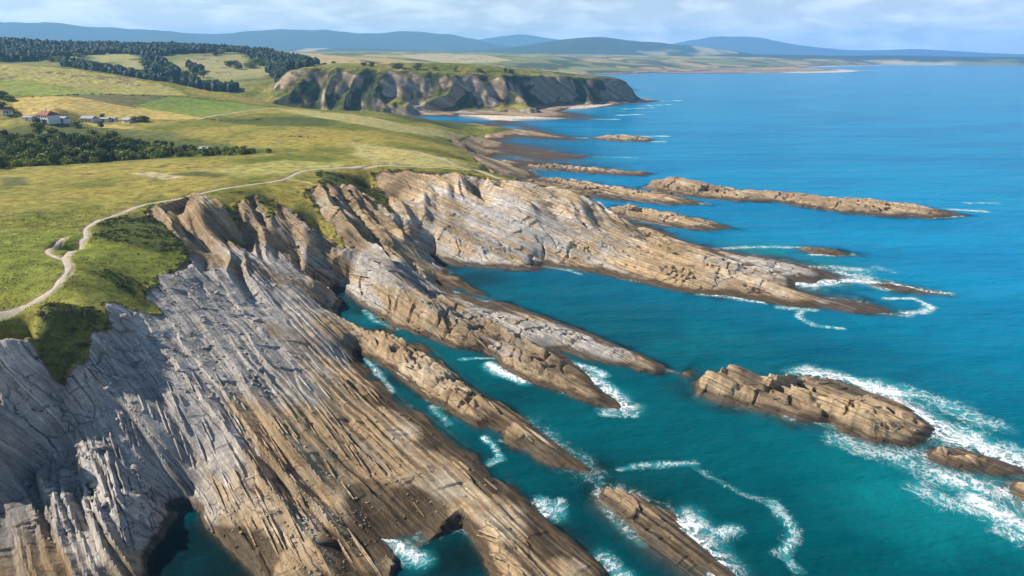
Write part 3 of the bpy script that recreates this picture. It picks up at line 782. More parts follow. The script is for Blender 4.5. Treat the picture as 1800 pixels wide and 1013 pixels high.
def grey_of(x, y, z):
    """how grey (marl) rather than tan (sandstone) the beds are"""
    g = np.zeros_like(x)
    for (cx, cy, rad, val) in GREY: g = np.maximum(g, val*np.exp(-((x-cx)**2+(y-cy)**2)/rad**2))
    return g
GREY = []
for u, v, z, rad, val in ((200,640,22,26,1.0),(300,560,22,30,1.0),(400,520,19,28,1.0),(330,650,17,26,1.0),(480,520,14,24,.85),(200,800,12,28,.95),(60,820,10,28,.9),(420,620,15,26,.95),(560,600,8,18,.55),(280,780,12,22,.9),(100,700,20,22,.7),(500,680,9,18,.7),
    (480,460,16,24,.8),(640,470,13,24,.75),(720,490,7.6,20,.85),(850,545,4,18,.8),(950,580,4,18,.85),(1050,610,3,16,.8),(780,420,11,26,.6),(840,450,5,22,.65),(1350,462,2.6,26,1.0),(1420,483,1.5,22,1.0),(1500,540,1,16,.8),(1040,440,6,30,.45),(960,440,7,28,.5),(700,790,4,16,.4),(900,380,17,40,.62),(980,400,13,34,.6),(820,360,20,34,.55),(1080,420,9,30,.5)):
    a = PZ(u, v, z); GREY.append((a[0], a[1], rad, val))

CREAM = []
for u, v, z, rad, val in ((780,350,23,26,.9),(860,370,19,32,1.0),(940,390,15,34,1.0),(1020,400,13,30,.9),(1100,430,8,28,.7),(1180,460,5,26,.4),(520,600,10,20,.45),(460,560,14,18,.4),(250,870,8,12,.5),(640,470,12,14,.3)):
    a = PZ(u, v, z); CREAM.append((a[0], a[1], rad, val))
WEED = []
for u, v, z, rad, val in ((700,905,1,9,1.0),(640,880,2.5,8,.9),(590,850,4,7,.7),(740,840,2.6,6,.6),(470,930,4,8,.8),(560,950,3,7,.6),(800,960,1,7,.8),(780,770,2.2,6,.7),(870,850,1.5,6,.7),(980,950,1.5,6,.7),(660,700,2.4,5,.6),(1000,800,.6,9,.8),(850,700,1.8,6,.6),(780,640,2,5,.5),(740,600,2,6,.5)):
    a = PZ(u, v, z); WEED.append((a[0], a[1], rad, val))
def orient(V, F):
    a, b, c = V[F[len(F)//2][0]], V[F[len(F)//2][1]], V[F[len(F)//2][2]]
    return F if np.cross(b-a, c-a)[2] > 0 else F[:, ::-1]
def grid_nz(V, nr, nc):
    G = V.reshape(nr, nc, 3)
    n = np.cross(np.gradient(G, axis=0), np.gradient(G, axis=1))
    return np.abs(n[..., 2] / (np.linalg.norm(n, axis=-1) + 1e-12)).ravel()

R_NEAR = 432.0
# --- near coast: a sheet laid out along the strike of the beds
DQ, DP = .32, .55
qs = np.arange(-92, 345, DQ); ps = np.arange(-448, 45, DP)
Pg, Qg = np.meshgrid(ps, qs, indexing='ij')
X, Y = xy(Pg, Qg)
ang = np.degrees(np.arctan2(X, Y)); rr = np.hypot(X, Y)
keep = (rr > 62) & (rr < R_NEAR + 3) & (ang > -50) & (ang < 50)
zb = np.full(X.shape, -50.0)
zb[::4, ::4][keep[::4, ::4]] = base(X[::4, ::4][keep[::4, ::4]], Y[::4, ::4][keep[::4, ::4]])
co = zb[::4, ::4]
co = np.maximum.reduce([np.roll(np.roll(co, i, 0), j, 1) for i in (-1, 0, 1) for j in (-1, 0, 1)])
up = np.repeat(np.repeat(co, 4, 0), 4, 1)[:X.shape[0], :X.shape[1]]
keep &= up > -5.5
nr, nc = X.shape
x = X[keep]; y = Y[keep]
zfull = np.zeros(X.shape); zfull[keep] = carved(x, y)
gp, gq = np.gradient(zfull)      # per cell
bb = bed_b(Qg)
cell = np.maximum(np.abs(.6*DQ + bb*gq), np.abs(bb*gp))[keep]
z, veg, w0 = ground(x, y, True, cell, zfull[keep])
V = np.zeros((nr*nc, 3)); idx = np.nonzero(keep.ravel())[0]
V[:, 0] = X.ravel(); V[:, 1] = Y.ravel(); V[idx, 2] = z
nzf = grid_nz(V, nr, nc)
full = lambda a: (lambda t: (t.__setitem__(idx, a), t)[1])(np.zeros((nr*nc,) + a.shape[1:]))
alb = full(veg_albedo(x, y, z, nzf[idx], veg))
A = {'veg': full(veg), 'warp': full(w0), 'grey': full(grey_of(x, y, z)), 'albedo': alb, 'weed': full(gsum(WEED, x, y)), 'cream': full(gsum(CREAM, x, y))}
F = grid_faces(nr, nc)
kf = keep.ravel()
F = F[kf[F].all(1)]
F = orient(V, F)
fv = A['veg'][F].mean(1)
T_ = best_tris(V, F[fv <= .5])
rock_shelf = sub_obj('rock_shelf', V, T_, np.ones(len(T_), bool), M_GROUND, A, 'structure', False)
meadow = sub_obj('meadow', V, F, fv > .5, M_GROUND, A)
print('near faces', len(F), (fv <= .5).sum())

# --- further land: rings out to the second coast
rad = np.concatenate([np.arange(R_NEAR, 1000, 2.4), np.arange(1000, 1500, 1.9), 1500*1.0085**np.arange(0, 190)])
azs = np.radians(np.arange(-47, 40, .13))
Rg, Ag = np.meshgrid(rad, azs, indexing='ij')
X = Rg*np.sin(Ag); Y = Rg*np.cos(Ag)
nr, nc = X.shape
zb = base(X[::3, ::3], Y[::3, ::3])
co = np.maximum.reduce([np.roll(np.roll(zb, i, 0), j, 1) for i in (-1, 0, 1) for j in (-1, 0, 1)])
keep = np.repeat(np.repeat(co, 3, 0), 3, 1)[:nr, :nc] > -3.5
x = X[keep]; y = Y[keep]
z, veg, w0 = ground(x, y, False)
V = np.zeros((nr*nc, 3)); idx = np.nonzero(keep.ravel())[0]
V[:, 0] = X.ravel(); V[:, 1] = Y.ravel(); V[idx, 2] = z
nz = grid_nz(V, nr, nc)[idx]
r = np.hypot(x, y)
far = (r > 880)*1.0
slope_veg = sstep(.62, .82, nz + .42*fbm(x/22, y/22, 501, 4) + .30*fbm(x/70, y/70, 502, 3)) * sstep(3.5, 7.0, z + 2*fbm(x/20, y/20, 503, 2))
veg = np.where(r > 880, slope_veg, veg)
alb = veg_albedo(x, y, z, nz, veg)
cliffgreen = far * (1 - sstep(1480, 1600, r)) * (1 - sstep(.72, .93, nz))
alb = alb*(1-cliffgreen[:, None]) + np.array([.050, .066, .024])*cliffgreen[:, None]
grey = grey_of(x, y, z) + .32*sstep(950, 1050, r)
sand = [poly_sd(x, y, H((804,200),(850,202),(905,204),(960,206),(1000,208),(960,211),(900,213),(850,211),(815,208))), poly_sd(x, y, H((985,196),(1000,186),(1040,182),(1085,182),(1040,190),(1000,196)))]
sd = np.maximum(sand[0], sand[1])
sf = sstep(-6, 6, sd)*(z < 5)
coast2 = (z < 2.6) & (z > -1) & (r > 2900) & (np.degrees(np.arctan2(x, y)) > 15.0)
sf = np.maximum(sf, coast2*sstep(14, 24, np.degrees(np.arctan2(x, y)) + 6*fbm(x/300, y/300, 505, 2)))
alb = alb*(1-sf[:, None]) + np.array([.62, .53, .42])*sf[:, None]
veg = np.maximum(veg, sf)
full = lambda a: (lambda t: (t.__setitem__(idx, a), t)[1])(np.zeros((nr*nc,) + a.shape[1:]))
A = {'veg': full(veg), 'warp': full(w0), 'grey': full(np.clip(grey, 0, 1)), 'albedo': full(alb)}
F = grid_faces(nr, nc); kf = keep.ravel(); F = F[kf[F].all(1)]; F = orient(V, F)
fr = np.hypot(V[F[:, 0], 0], V[F[:, 0], 1])
is_sand = full(sf)[F].mean(1) > .5
wheat = in_poly(V[F[:, 0], 0], V[F[:, 0], 1], FIELDS[0][0]); wheat2 = in_poly(V[F[:, 0], 0], V[F[:, 0], 1], FIELDS[1][0])
flat = (fr < 950) & (A['veg'][F].mean(1) <= .5)
hd = (fr >= 960) & (fr < 1560) & (V[F[:, 0], 0] > -420) & ~is_sand
sub_obj('beach', V, F, is_sand & (fr < 2000), M_GROUND, A)
sub_obj('far_beach', V, F, is_sand & (fr >= 2000), M_GROUND, A)
sub_obj('wheat_field', V, F, wheat & ~is_sand, M_GROUND, A)
sub_obj('wheat_strip', V, F, wheat2 & ~is_sand, M_GROUND, A)
sub_obj('tidal_flats', V, F, flat & ~is_sand, M_GROUND, A)
sub_obj('headland', V, F, hd, M_GROUND, A)
sub_obj('farmland', V, F, ~(hd | flat | is_sand | wheat | wheat2), M_GROUND, A)
print('far faces', len(F))

# --- trodden paths, laid over the carved ground
def ribbon(name, P, wd, lift=.1, step=1.0):
    P = dens([tuple(p) for p in P], step)
    P = np.array(P); T = np.gradient(P, axis=0); T /= np.linalg.norm(T, axis=1)[:, None] + 1e-9
    Nn = np.stack([-T[:, 1], T[:, 0]], 1)
    k = np.arange(len(P))
    wl_ = wd*(.85 + .35*vn(k*step/3.0, k*0, 601)); wr_ = wd*(.85 + .35*vn(k*step/3.0, k*0+9, 602))
    cols = np.linspace(-1, 1, 7)
    G = np.stack([P + Nn*(c*np.where(c < 0, wl_, wr_))[:, None] for c in cols], 1)
    x = G[..., 0].ravel(); y = G[..., 1].ravel()
    z, _, _ = ground(x, y)
    z = z + lift + .02*np.abs(vn(x*2, y*2, 603)) - .12*np.abs(np.tile(cols, len(P)))**4
    V = np.stack([x, y, z], 1); F = orient(V, grid_faces(len(P), 7))
    return mesh_obj(name, V, F, M_PATH, None, True, None, 'structure')
for P, wd in zip(PATHS, PATHW): ribbon('path', P, wd)
ribbon('path', FAR_PATH, 1.6, .35, 4.0)
# ------------------------------------------------------------------ islets and skerries
SKERRY = []
def skerry(name, label, water, crest, step=.30, deep=5.0, low=.86):
    wpts = [PZ(u, v, 0) for u, v in water]
    poly = [p[:2] for p in wpts]
    cx, cy = np.mean(poly, 0); rad_ = max(math.hypot(p[0]-cx, p[1]-cy) for p in poly)
    ctl = dens(wpts + [wpts[0]], max(1.2, rad_/30))
    for lnn in crest: ctl += dens([PZ(c_[0], c_[1] + (1-low)*c_[2]*1150/math.hypot(*PZ(c_[0], c_[1], c_[2])[:2]), c_[2]*low) for c_ in lnn], max(1.5, rad_/22))
    for p in dens(wpts + [wpts[0]], max(3, rad_/12)):
        dx, dy = p[0]-cx, p[1]-cy; L = math.hypot(dx, dy)
        ctl.append((p[0]+dx/L*7, p[1]+dy/L*7, -2.6)); ctl.append((p[0]+dx/L*16, p[1]+dy/L*16, -deep))
    ctl = [c for c in ctl if c[2] >= 0 or not in_poly(np.array([c[0]]), np.array([c[1]]), poly)[0]]
    f = RBF(ctl, 1.0, .15)
    P_ = np.array([pq(*p) for p in poly])
    p0, p1 = P_[:, 0].min()-9, P_[:, 0].max()+9; q0, q1 = P_[:, 1].min()-9, P_[:, 1].max()+9
    ps = np.arange(p0, p1, step*1.5); qs = np.arange(q0, q1, step)
    Pg, Qg = np.meshgrid(ps, qs, indexing='ij'); x, y = xy(Pg.ravel(), Qg.ravel())
    z0 = f(x, y)
    sd_ = poly_sd(x, y, poly) + min(1.1, rad_/14)*fbm(x/5, y/5, 611, 4)
    gap = 1 - np.abs(vn(Pg.ravel()/11 + .5*vn(Pg.ravel()/5, Qg.ravel()/5, 613), Qg.ravel()/60, 612))
    z0 = np.where(z0 > .5, .5 + (z0-.5)*(1 - .62*sstep(.84, .97, gap))*(1 - .3*sstep(.1, .4, fbm(Pg.ravel()/6, Qg.ravel()/2.5, 614, 3))), z0)
    z0 = np.where(sd_ > 0, np.minimum(z0, .2 + 1.35*sd_), np.minimum(z0, .2 + 1.0*sd_))
    gp, gq = np.gradient(z0.reshape(Pg.shape)); bb = bed_b(Qg)
    cell = np.maximum(np.abs(.6*step + bb*gq), np.abs(bb*gp)).ravel()
    dz, w0 = rock_detail(Pg.ravel(), Qg.ravel(), z0, np.clip(.25 + z0/3, .06, 1.0), 1.15, cell)
    z = z0 + dz
    V = np.stack([x, y, z], 1); F = orient(V, grid_faces(*Pg.shape))
    F = best_tris(V, F[z[F].max(1) > -2.4])
    used = np.unique(F); rm = np.full(len(V), -1); rm[used] = np.arange(len(used))
    o = mesh_obj(name, V[used], rm[F], M_ROCK, {'warp': w0[used], 'grey': np.clip(grey_of(x, y, z)[used], 0, 1)}, False)
    o['label'] = label; o['category'] = 'rock islet'; o['group'] = 'rock islets off the shore'
    SKERRY.append({'poly': poly, 'c': (cx, cy), 'r': rad_, 'f': f})
    return o
skerry('rock_islet', 'largest tan tilted slab islet with a notched ridge, surf along its far side',
    [(1224,692),(1224,668),(1290,658),(1340,670),(1362,670),(1420,660),(1470,668),(1530,692),(1590,712),(1645,752),(1634,774),(1600,786),(1540,780),(1480,760),(1462,744),(1400,740),(1370,730),(1320,718),(1270,708)],
    [[(1231,645,6.6),(1262,640,7.4),(1300,649,6.8),(1336,660,5.2)],[(1346,668,2.6),(1354,656,5.4),(1385,650,7.6),(1430,660,7.2),(1480,680,6.2),(1540,700,5),(1590,725,3.4),(1632,750,1.4)],
     [(1238,676,2.8),(1290,693,2.6),(1350,706,2.2),(1400,714,2.4),(1455,728,2.4)],[(1478,730,3.8),(1520,737,4.4),(1570,750,3.4),(1618,764,1.8)],[(1300,668,5),(1340,682,3.6),(1400,690,4.6),(1460,706,4.2)]], .26)
skerry('rock_islet', 'small tan slab islet in white surf between the largest islet and the right edge',
    [(1630,808),(1632,790),(1680,786),(1740,802),(1798,822),(1800,834),(1760,836),(1700,828)],
    [[(1640,780,4.4),(1670,778,4.4),(1700,788,3.8),(1750,805,2.6),(1785,820,1.2)],[(1645,800,2),(1700,812,2.0)]], .22)
skerry('rock_islet', 'rounded grey boulder islet cut by the right edge of the picture',
    [(1770,858),(1780,845),(1830,845),(1870,870),(1850,895),(1800,884)], [[(1790,846,2.4),(1830,852,3.0),(1850,866,2.4)]], .22)
skerry('rock_islet', 'low brown skerry nearest the camera, foam along its right side',
    [(1050,880),(1054,860),(1110,864),(1180,902),(1215,942),(1260,982),(1310,1030),(1330,1070),(1260,1050),(1200,1000),(1130,950),(1085,910)],
    [[(1058,853,3.4),(1085,857,3.8),(1120,878,3),(1160,908,2.4),(1200,948,1.8),(1240,990,1.2),(1290,1035,.6)],[(1075,885,1.8),(1130,925,1.6),(1180,970,1.0)]], .22, 5.0, .62)
skerry('rock_islet', 'long tan ridge islet with a raised block at its left end, far off the promontory',
    [(1127,330),(1150,324),(1230,328),(1330,338),(1420,346),(1520,354),(1620,364),(1706,379),(1640,384),(1560,381),(1480,374),(1400,362),(1370,356),(1300,354),(1230,348),(1170,341)],
    [[(1150,314,6.4),(1180,309,8.2),(1230,316,7.4),(1258,326,5.0)],[(1270,333,3.4),(1300,336,3.6),(1360,341,4.2),(1400,345,4.6),(1480,351,4.4),(1560,358,3.6),(1620,367,2.2),(1670,375,1)],[(1150,334,2.2),(1230,341,2.2),(1300,348,1.8)],[(1390,352,3),(1450,363,2.4),(1530,370,2)]], .5)
skerry('rock_islet', 'tiny low rock awash in a white arc of surf beyond the promontory tip',
    [(1404,438),(1420,435),(1460,438),(1505,447),(1470,450),(1430,446)], [[(1415,434,1.4),(1440,437,1.4),(1475,443,.9)]], .4)
skerry('rock_islet', 'thin low rock trailing white foam right of the promontory tip',
    [(1532,500),(1560,497),(1620,507),(1665,518),(1620,517),(1570,510)], [[(1545,497,1.4),(1580,501,1.4),(1630,512,.8)]], .4)
skerry('rock_islet', 'low dark skerry with white wash at its right, off the distant spit',
    [(1033,243),(1060,240),(1120,240),(1152,246),(1140,250),(1090,249)], [[(1050,241,1.5),(1065,238,4),(1090,238,4.2),(1115,240,3.4),(1140,246,1.2)]], 1.2)
skerry('rock_islet', 'low brown rock spur right behind the promontory cliff',
    [(1060,372),(1080,362),(1140,370),(1200,380),(1250,391),(1288,402),(1240,406),(1180,399),(1110,387)],
    [[(1065,362,4.4),(1100,366,4.8),(1150,374,4.4),(1200,382,3.8),(1245,393,2.2)]], .5)
skerry('rock_islet', 'flat grey rock ledge, second behind the promontory cliff',
    [(915,322),(930,312),(1000,317),(1080,328),(1160,340),(1250,359),(1180,361),(1080,351),(1000,343)],
    [[(930,314,2.2),(1000,322,2.8),(1080,333,2.8),(1150,343,2.2),(1200,352,1.2)]], .6)
skerry('rock_islet', 'thin tan rock ledge drawn straight out to sea behind the promontory',
    [(905,294),(960,292),(1050,296),(1146,305),(1130,310),(1050,306),(960,299)], [[(940,294,1.6),(1000,296,2.0),(1060,299,2.2),(1110,304,1.4)]], .8)
# ------------------------------------------------------------------ surf (traced on the water, z = 0): line, half width in metres, strength
FOAM = [
    ([(1420,655),(1480,664),(1530,680),(1580,692)], 3.0, .95), ([(1530,680),(1560,700),(1610,730),(1660,755),(1700,770)], 4.0, .95),
    ([(1600,690),(1650,705),(1700,730),(1740,745)], 3.5, .55), ([(1660,760),(1720,785),(1800,815)], 4.5, .9),
    ([(1380,715),(1390,735)], 1.6, .9), ([(1440,742),(1480,755)], 1.6, .6), ([(1480,770),(1540,795),(1620,800)], 3.2, .62), ([(1560,800),(1600,820),(1640,815)], 2.8, .55),
    ([(1640,830),(1700,850),(1800,880)], 4.0, .72), ([(1620,860),(1660,880),(1720,900)], 2.6, .6), ([(1720,880),(1760,900),(1810,930)], 3.2, .95), ([(1760,930),(1800,950)], 2.0, .5),
    ([(1200,915),(1215,940),(1240,975),(1270,1005)], 2.6, .95), ([(1230,930),(1265,938),(1290,930)], 1.6, .5), ([(1060,890),(1090,920),(1130,955)], 1.1, .55),
    ([(1090,825),(1130,818),(1180,816),(1220,815)], 1.0, .52), ([(1220,820),(1260,845),(1310,870),(1360,885)], 1.0, .34), ([(1358,885),(1380,910),(1398,935),(1385,965),(1375,975),(1400,1000)], 1.3, .50),
    ([(860,640),(885,655),(920,670)], 1.7, 1.0), ([(812,632),(840,630),(870,630)], .8, .6), ([(1020,655),(1050,675),(1075,690),(1100,715)], 2.6, .92), ([(1060,660),(1045,650),(1010,640)], 1.6, .8), ([(1070,725),(1110,725)], 1.8, .6),
    ([(850,770),(870,785),(880,805),(860,815)], .9, .62), ([(840,745),(800,720),(760,715)], .8, .5), ([(880,775),(930,790)], .8, .5), ([(760,715),(790,745)], .9,.5),
    ([(950,885),(965,905)], 1.6, .8), ([(985,880),(985,900)], 1.0, .55), ([(1060,985),(1090,1013)], 2.2, .62), ([(1050,870),(1055,850)], .8, .5),
    ([(670,945),(700,960),(740,985)], 1.6, .85), ([(640,545),(660,565),(700,580)], .9, .55), ([(650,550),(700,575),(760,590)], .9, .4), ([(690,690),(660,650),(640,630)], .9, .6), ([(785,510),(830,525)], 1.0, .6),
    ([(900,740),(960,770),(1000,800),(1040,830)], 3.4, .38), ([(1100,640),(1150,655)], 1.0, .5), ([(1130,640),(1190,655)], 1.4, .45),
    ([(955,468),(1000,475),(1020,482)], 1.2, .6), ([(1230,517),(1280,522),(1340,532)], 1.3, .8), ([(1370,540),(1430,545)], 1.3, .7), ([(1410,545),(1404,558),(1430,572),(1480,578)], 1.0, .6),
    ([(1255,438),(1330,434),(1400,435),(1450,438)], 2.0, .70), ([(1430,448),(1500,447)], 2.0, .85), ([(1420,470),(1470,470),(1510,475)], 4.0, .62), ([(1380,497),(1430,500),(1480,492),(1530,495),(1560,505)], 4.2, .92),
    ([(1480,480),(1520,490)], 4.0, .8), ([(1570,500),(1620,510),(1668,517)], 2.2, .9), ([(1560,525),(1610,525),(1635,540),(1625,550),(1590,550)], 1.4, .80), ([(1540,470),(1570,478)], 2.0, .4), ([(1500,545),(1570,552),(1600,555)], 1.3, .5),
    ([(1570,378),(1640,383),(1690,380)], 2.2, .7), ([(1670,368),(1730,372)], 2.4, .75), ([(1700,357),(1750,357)], 2.2, .5), ([(1130,330),(1150,338)], 1.6, .3),
    ([(1120,240),(1170,240)], 5, .95), ([(1110,248),(1165,249)], 4, .9), ([(1010,275),(1090,276),(1130,279)], 2.5, .5), ([(1000,243),(1030,243)], 4, .7),
    ([(1040,209),(1085,210)], 5, .85), ([(1085,203),(1130,201)], 5, .85), ([(1095,192),(1145,190)], 5, .7), ([(1140,186),(1175,184)], 5, .8), ([(1160,178),(1200,177)], 5, .85), ([(1080,196),(1120,195)], 4, .4), ([(1290,163),(1320,163)], 5, .4),
    ([(1000,133),(1100,132),(1200,127),(1400,121),(1600,115)], 14, .5), ([(1570,258),(1600,257)], 2, .2),
]
TURQ = [(1560,780,16,.5),(1680,850,20,.6),(1440,490,20,.5),(1330,440,26,.75),(1450,465,30,.6),(1250,610,38,.42),(1150,590,30,.30),(1500,830,24,.42),(1600,870,26,.62),(1700,900,24,.5),(1350,760,22,.30),(1150,720,22,.22),(1500,600,40,.25),(1250,400,40,.35),(1150,370,30,.3),(1350,385,50,.3),(880,840,14,.25)]
MURK = [(350,950,11,1.0),(400,1000,12,1.0),(290,1000,9,1.0),(800,985,8,1.0),(740,970,7,.6),(840,490,16,.6),(790,470,12,.7),(640,545,8,.7),(690,670,7,.6),(1150,560,26,.25),(900,690,12,.35),(830,770,8,.4),(1000,870,14,.3),(1180,840,12,.3),(1020,940,8,.5),(1150,1000,12,.35),(1700,740,9,.5),(1620,700,6,.4)]
# ------------------------------------------------------------------ the sea
rad = np.concatenate([58*1.0042**np.arange(0, 560), 58*1.0042**560*1.014**np.arange(0, 330)])
rad = rad[rad < 25000]
azs = np.radians(np.concatenate([np.arange(-75, -28, 1.0), np.arange(-28, 42, .16), np.arange(42, 76, 1.0)]))
Rg, Ag = np.meshgrid(rad, azs, indexing='ij')
X = (Rg*np.sin(Ag)).ravel(); Y = (Rg*np.cos(Ag)).ravel(); nr, nc = Rg.shape
depth = np.full(X.shape, 12.0)
m = np.hypot(X, Y) < 6500
depth[m] = np.clip(-base(X[m], Y[m]), -3, 12)
m = np.hypot(X, Y) < R_NEAR
depth[m] = np.clip(-ground(X[m], Y[m])[0], -3, 12)
foam = np.zeros_like(X); turq = np.zeros_like(X)
rr = np.hypot(X, Y)
for sk in SKERRY:      # water shoals round every islet
    mm = (np.abs(X-sk['c'][0]) < sk['r']+25) & (np.abs(Y-sk['c'][1]) < sk['r']+25)
    if mm.any():
        d = poly_sd(X[mm], Y[mm], sk['poly'])
        depth[mm] = np.minimum(depth[mm], np.where(d > 0, 0.0, -d*.45))
shore = np.exp(-np.clip(depth, 0, 12)/.9)
swash = .5 + .5*fbm(X/13, Y/13, 701, 3)
foam = np.maximum(foam, np.where(rr < 700, shore*sstep(.48, .80, swash)*.62, 0))
for pts, wd, st in FOAM:
    P = [PZ(u, v, 0)[:2] for u, v in pts]
    b0 = np.min(P, 0) - wd*3; b1 = np.max(P, 0) + wd*3
    mm = (X > b0[0]) & (X < b1[0]) & (Y > b0[1]) & (Y < b1[1])
    if mm.any():
        wob = 1 + .5*fbm(X[mm]/8, Y[mm]/8, 702, 2)
        d = seg_dist(X[mm], Y[mm], P)/wob
        foam[mm] = np.maximum(foam[mm], st*np.exp(-(d/(wd*1.35))**2))
        turq[mm] = np.maximum(turq[mm], .85*st*np.exp(-(d/(wd*2.4))**2))
for u, v, rx, st in TURQ:
    cx, cy, _ = PZ(u, v, 0)
    turq = np.maximum(turq, st*np.exp(-((X-cx)**2+(Y-cy)**2)/rx**2))
murk = np.zeros_like(X)
for u, v, rx, st in MURK:
    cx, cy, _ = PZ(u, v, 0)
    murk = np.maximum(murk, st*np.exp(-((X-cx)**2+(Y-cy)**2)/rx**2))
murk = np.maximum(murk, .75*sstep(.02, .35, fbm(X/9, Y/9, 720, 4))*np.exp(-np.clip(depth, 0, 12)/3.2)*(rr < 600))
off = sstep(150, 520, rr + .55*X)
V = np.stack([X, Y, np.zeros_like(X)], 1)
F = orient(V, grid_faces(nr, nc))
dv = depth
F = F[(dv[F].max(1) > -2.2)]
sea = sub_obj('sea', V, F, np.ones(len(F), bool), M_SEA, {'depth': np.clip(depth, 0, 12), 'foam': foam, 'turq': turq, 'offshore': off, 'murk': murk})

# the sea floor under the clear shallow water
M_BED = simple('sea_floor', (.045, .055, .050), .95, .4, .12)
bx = np.concatenate([np.arange(-400, 1200, 40.0)]); by = np.arange(20, 1600, 40.0)
BX, BY = np.meshgrid(bx, by, indexing='ij')
bzz = -6.6 + .5*fbm(BX.ravel()/60, BY.ravel()/60, 710, 3)
Vb = np.stack([BX.ravel(), BY.ravel(), bzz], 1)
mesh_obj('seabed', Vb, orient(Vb, grid_faces(*BX.shape)), M_BED, None, True, None, 'structure')
# ------------------------------------------------------------------ far coast and mountains
def make_hill_mat():
    N = NT('wooded_hill')
    N.set(N.b.inputs['Base Color'], N.mix(1.0, N.attr('albedo', 'Color'), N.gain(N.noise(N.pos(), .006, 5, .65), .7, 1.3), 'MULTIPLY'))
    N.b.inputs['Roughness'].default_value = 1.0; N.b.inputs['Specular IOR Level'].default_value = 0.05
    return N.m
M_HILL = make_hill_mat()
def hill_range(name, D, crest, depth_, seed, fields=.0, base_v=None, rows=26, amp=.10):
    us = np.array([c[0] for c in crest], float); vs = np.array([c[1] for c in crest], float)
    cols = np.linspace(us[0], us[-1], 420)
    vv = np.interp(cols, us, vs)
    vv = np.convolve(np.pad(vv, 8, 'edge'), np.ones(17)/17, 'valid')
    top = np.array([PD(u, v, D)[2] for u, v in zip(cols, vv)])
    dirs = np.array([AZ(u, 1.0, 0)[:2] for u in cols])
    t = np.linspace(-1, 1, rows)
    G = []
    for tt in t:
        Dr = D + tt*depth_
        x = dirs[:, 0]*Dr; y = dirs[:, 1]*Dr
        prof = (1 - abs(tt)**1.5)
        n = fbm(x/(depth_*.35), y/(depth_*.35), seed, 5)
        z = np.maximum(top, 2)*np.clip(prof*(1 + amp*n) + (.30*n)*(1-prof)*(prof > 0.02)*.8, 0, 2) - 6*(prof < .02)
        z += np.where(abs(tt) < .2, 4*fbm(x/300, y/300, seed+5, 3), 0)
        G.append(np.stack([x, y, z], 1))
    V = np.concatenate(G); F = orient(V, grid_faces(rows, len(cols)))
    x, y = V[:, 0], V[:, 1]
    wood = np.array([.045, .068, .040]); c1 = np.array([.20, .22, .085]); c2 = np.array([.42, .36, .20])
    n = fbm(x/900, y/1500, seed+9, 4); m = fbm(x/500, y/800, seed+10, 3)
    t1 = (sstep(.12, .2, n + fields - .35))[:, None]; t2 = (sstep(.05, .15, m))[:, None]*t1
    c = wood*(1-t1) + c1*t1; c = c*(1-t2) + c2*t2
    return mesh_obj(name, V, F, M_HILL, {'albedo': c}, True, None, 'structure')
hill_range('coastal_hills', 8600, [(500,101),(700,99),(900,99),(1050,100),(1200,98),(1300,94),(1400,97),(1500,98),(1560,97),(1650,99),(1800,100),(2300,101)], 1700, 801, fields=.42)
hill_range('wooded_hills', 9800, [(-500,93),(300,92),(480,89),(560,84),(640,85),(720,87),(800,89),(870,86),(930,80),(985,71),(1030,66),(1080,70),(1150,73),(1230,81),(1290,90),(1360,99),(1400,101)], 1900, 811, fields=.12, amp=.14)
hill_range('mountains', 14500, [(-700,42),(-300,38),(0,38),(50,40),(150,48),(250,55),(300,53),(370,62),(420,58),(470,54),(560,50),(610,56),(660,60),(710,57),(770,58),(830,67),(890,80),(960,92)], 3000, 821, fields=-.2, amp=.16)
hill_range('mountains', 20500, [(700,85),(780,78),(850,67),(900,64),(950,63),(1000,72),(1060,80),(1120,86),(1180,78),(1235,66),(1275,61),(1320,65),(1350,69),(1400,79),(1460,86),(1540,88),(1600,84),(1660,89),(1740,94),(1900,98),(2300,98)], 3500, 831, fields=-.2, amp=.16)

# haze: sea air, even density, round camera and land
def make_haze():
    m = bpy.data.materials.new('sea_air'); m.use_nodes = True
    n, l = m.node_tree.nodes, m.node_tree.links
    n.clear()
    o = n.new('ShaderNodeOutputMaterial'); v = n.new('ShaderNodeVolumePrincipled')
    v.inputs['Color'].default_value = (.27, .58, 1.0, 1)
    v.inputs['Density'].default_value = 7.8e-5
    v.inputs['Anisotropy'].default_value = 0.1
    l.new(v.outputs[0], o.inputs['Volume'])
    return m
HX, HZ0, HZ1 = 25500.0, -14.0, 790.0
hv = np.array([(sx*HX, sy*HX, zz) for zz in (HZ0, HZ1) for sx, sy in ((-1,-1),(1,-1),(1,1),(-1,1))])
hf = np.array([(3,2,1,0),(4,5,6,7),(0,1,5,4),(1,2,6,5),(2,3,7,6),(3,0,4,7)])
haze = mesh_obj('haze', hv, hf, make_haze(), None, False, None, 'stuff')
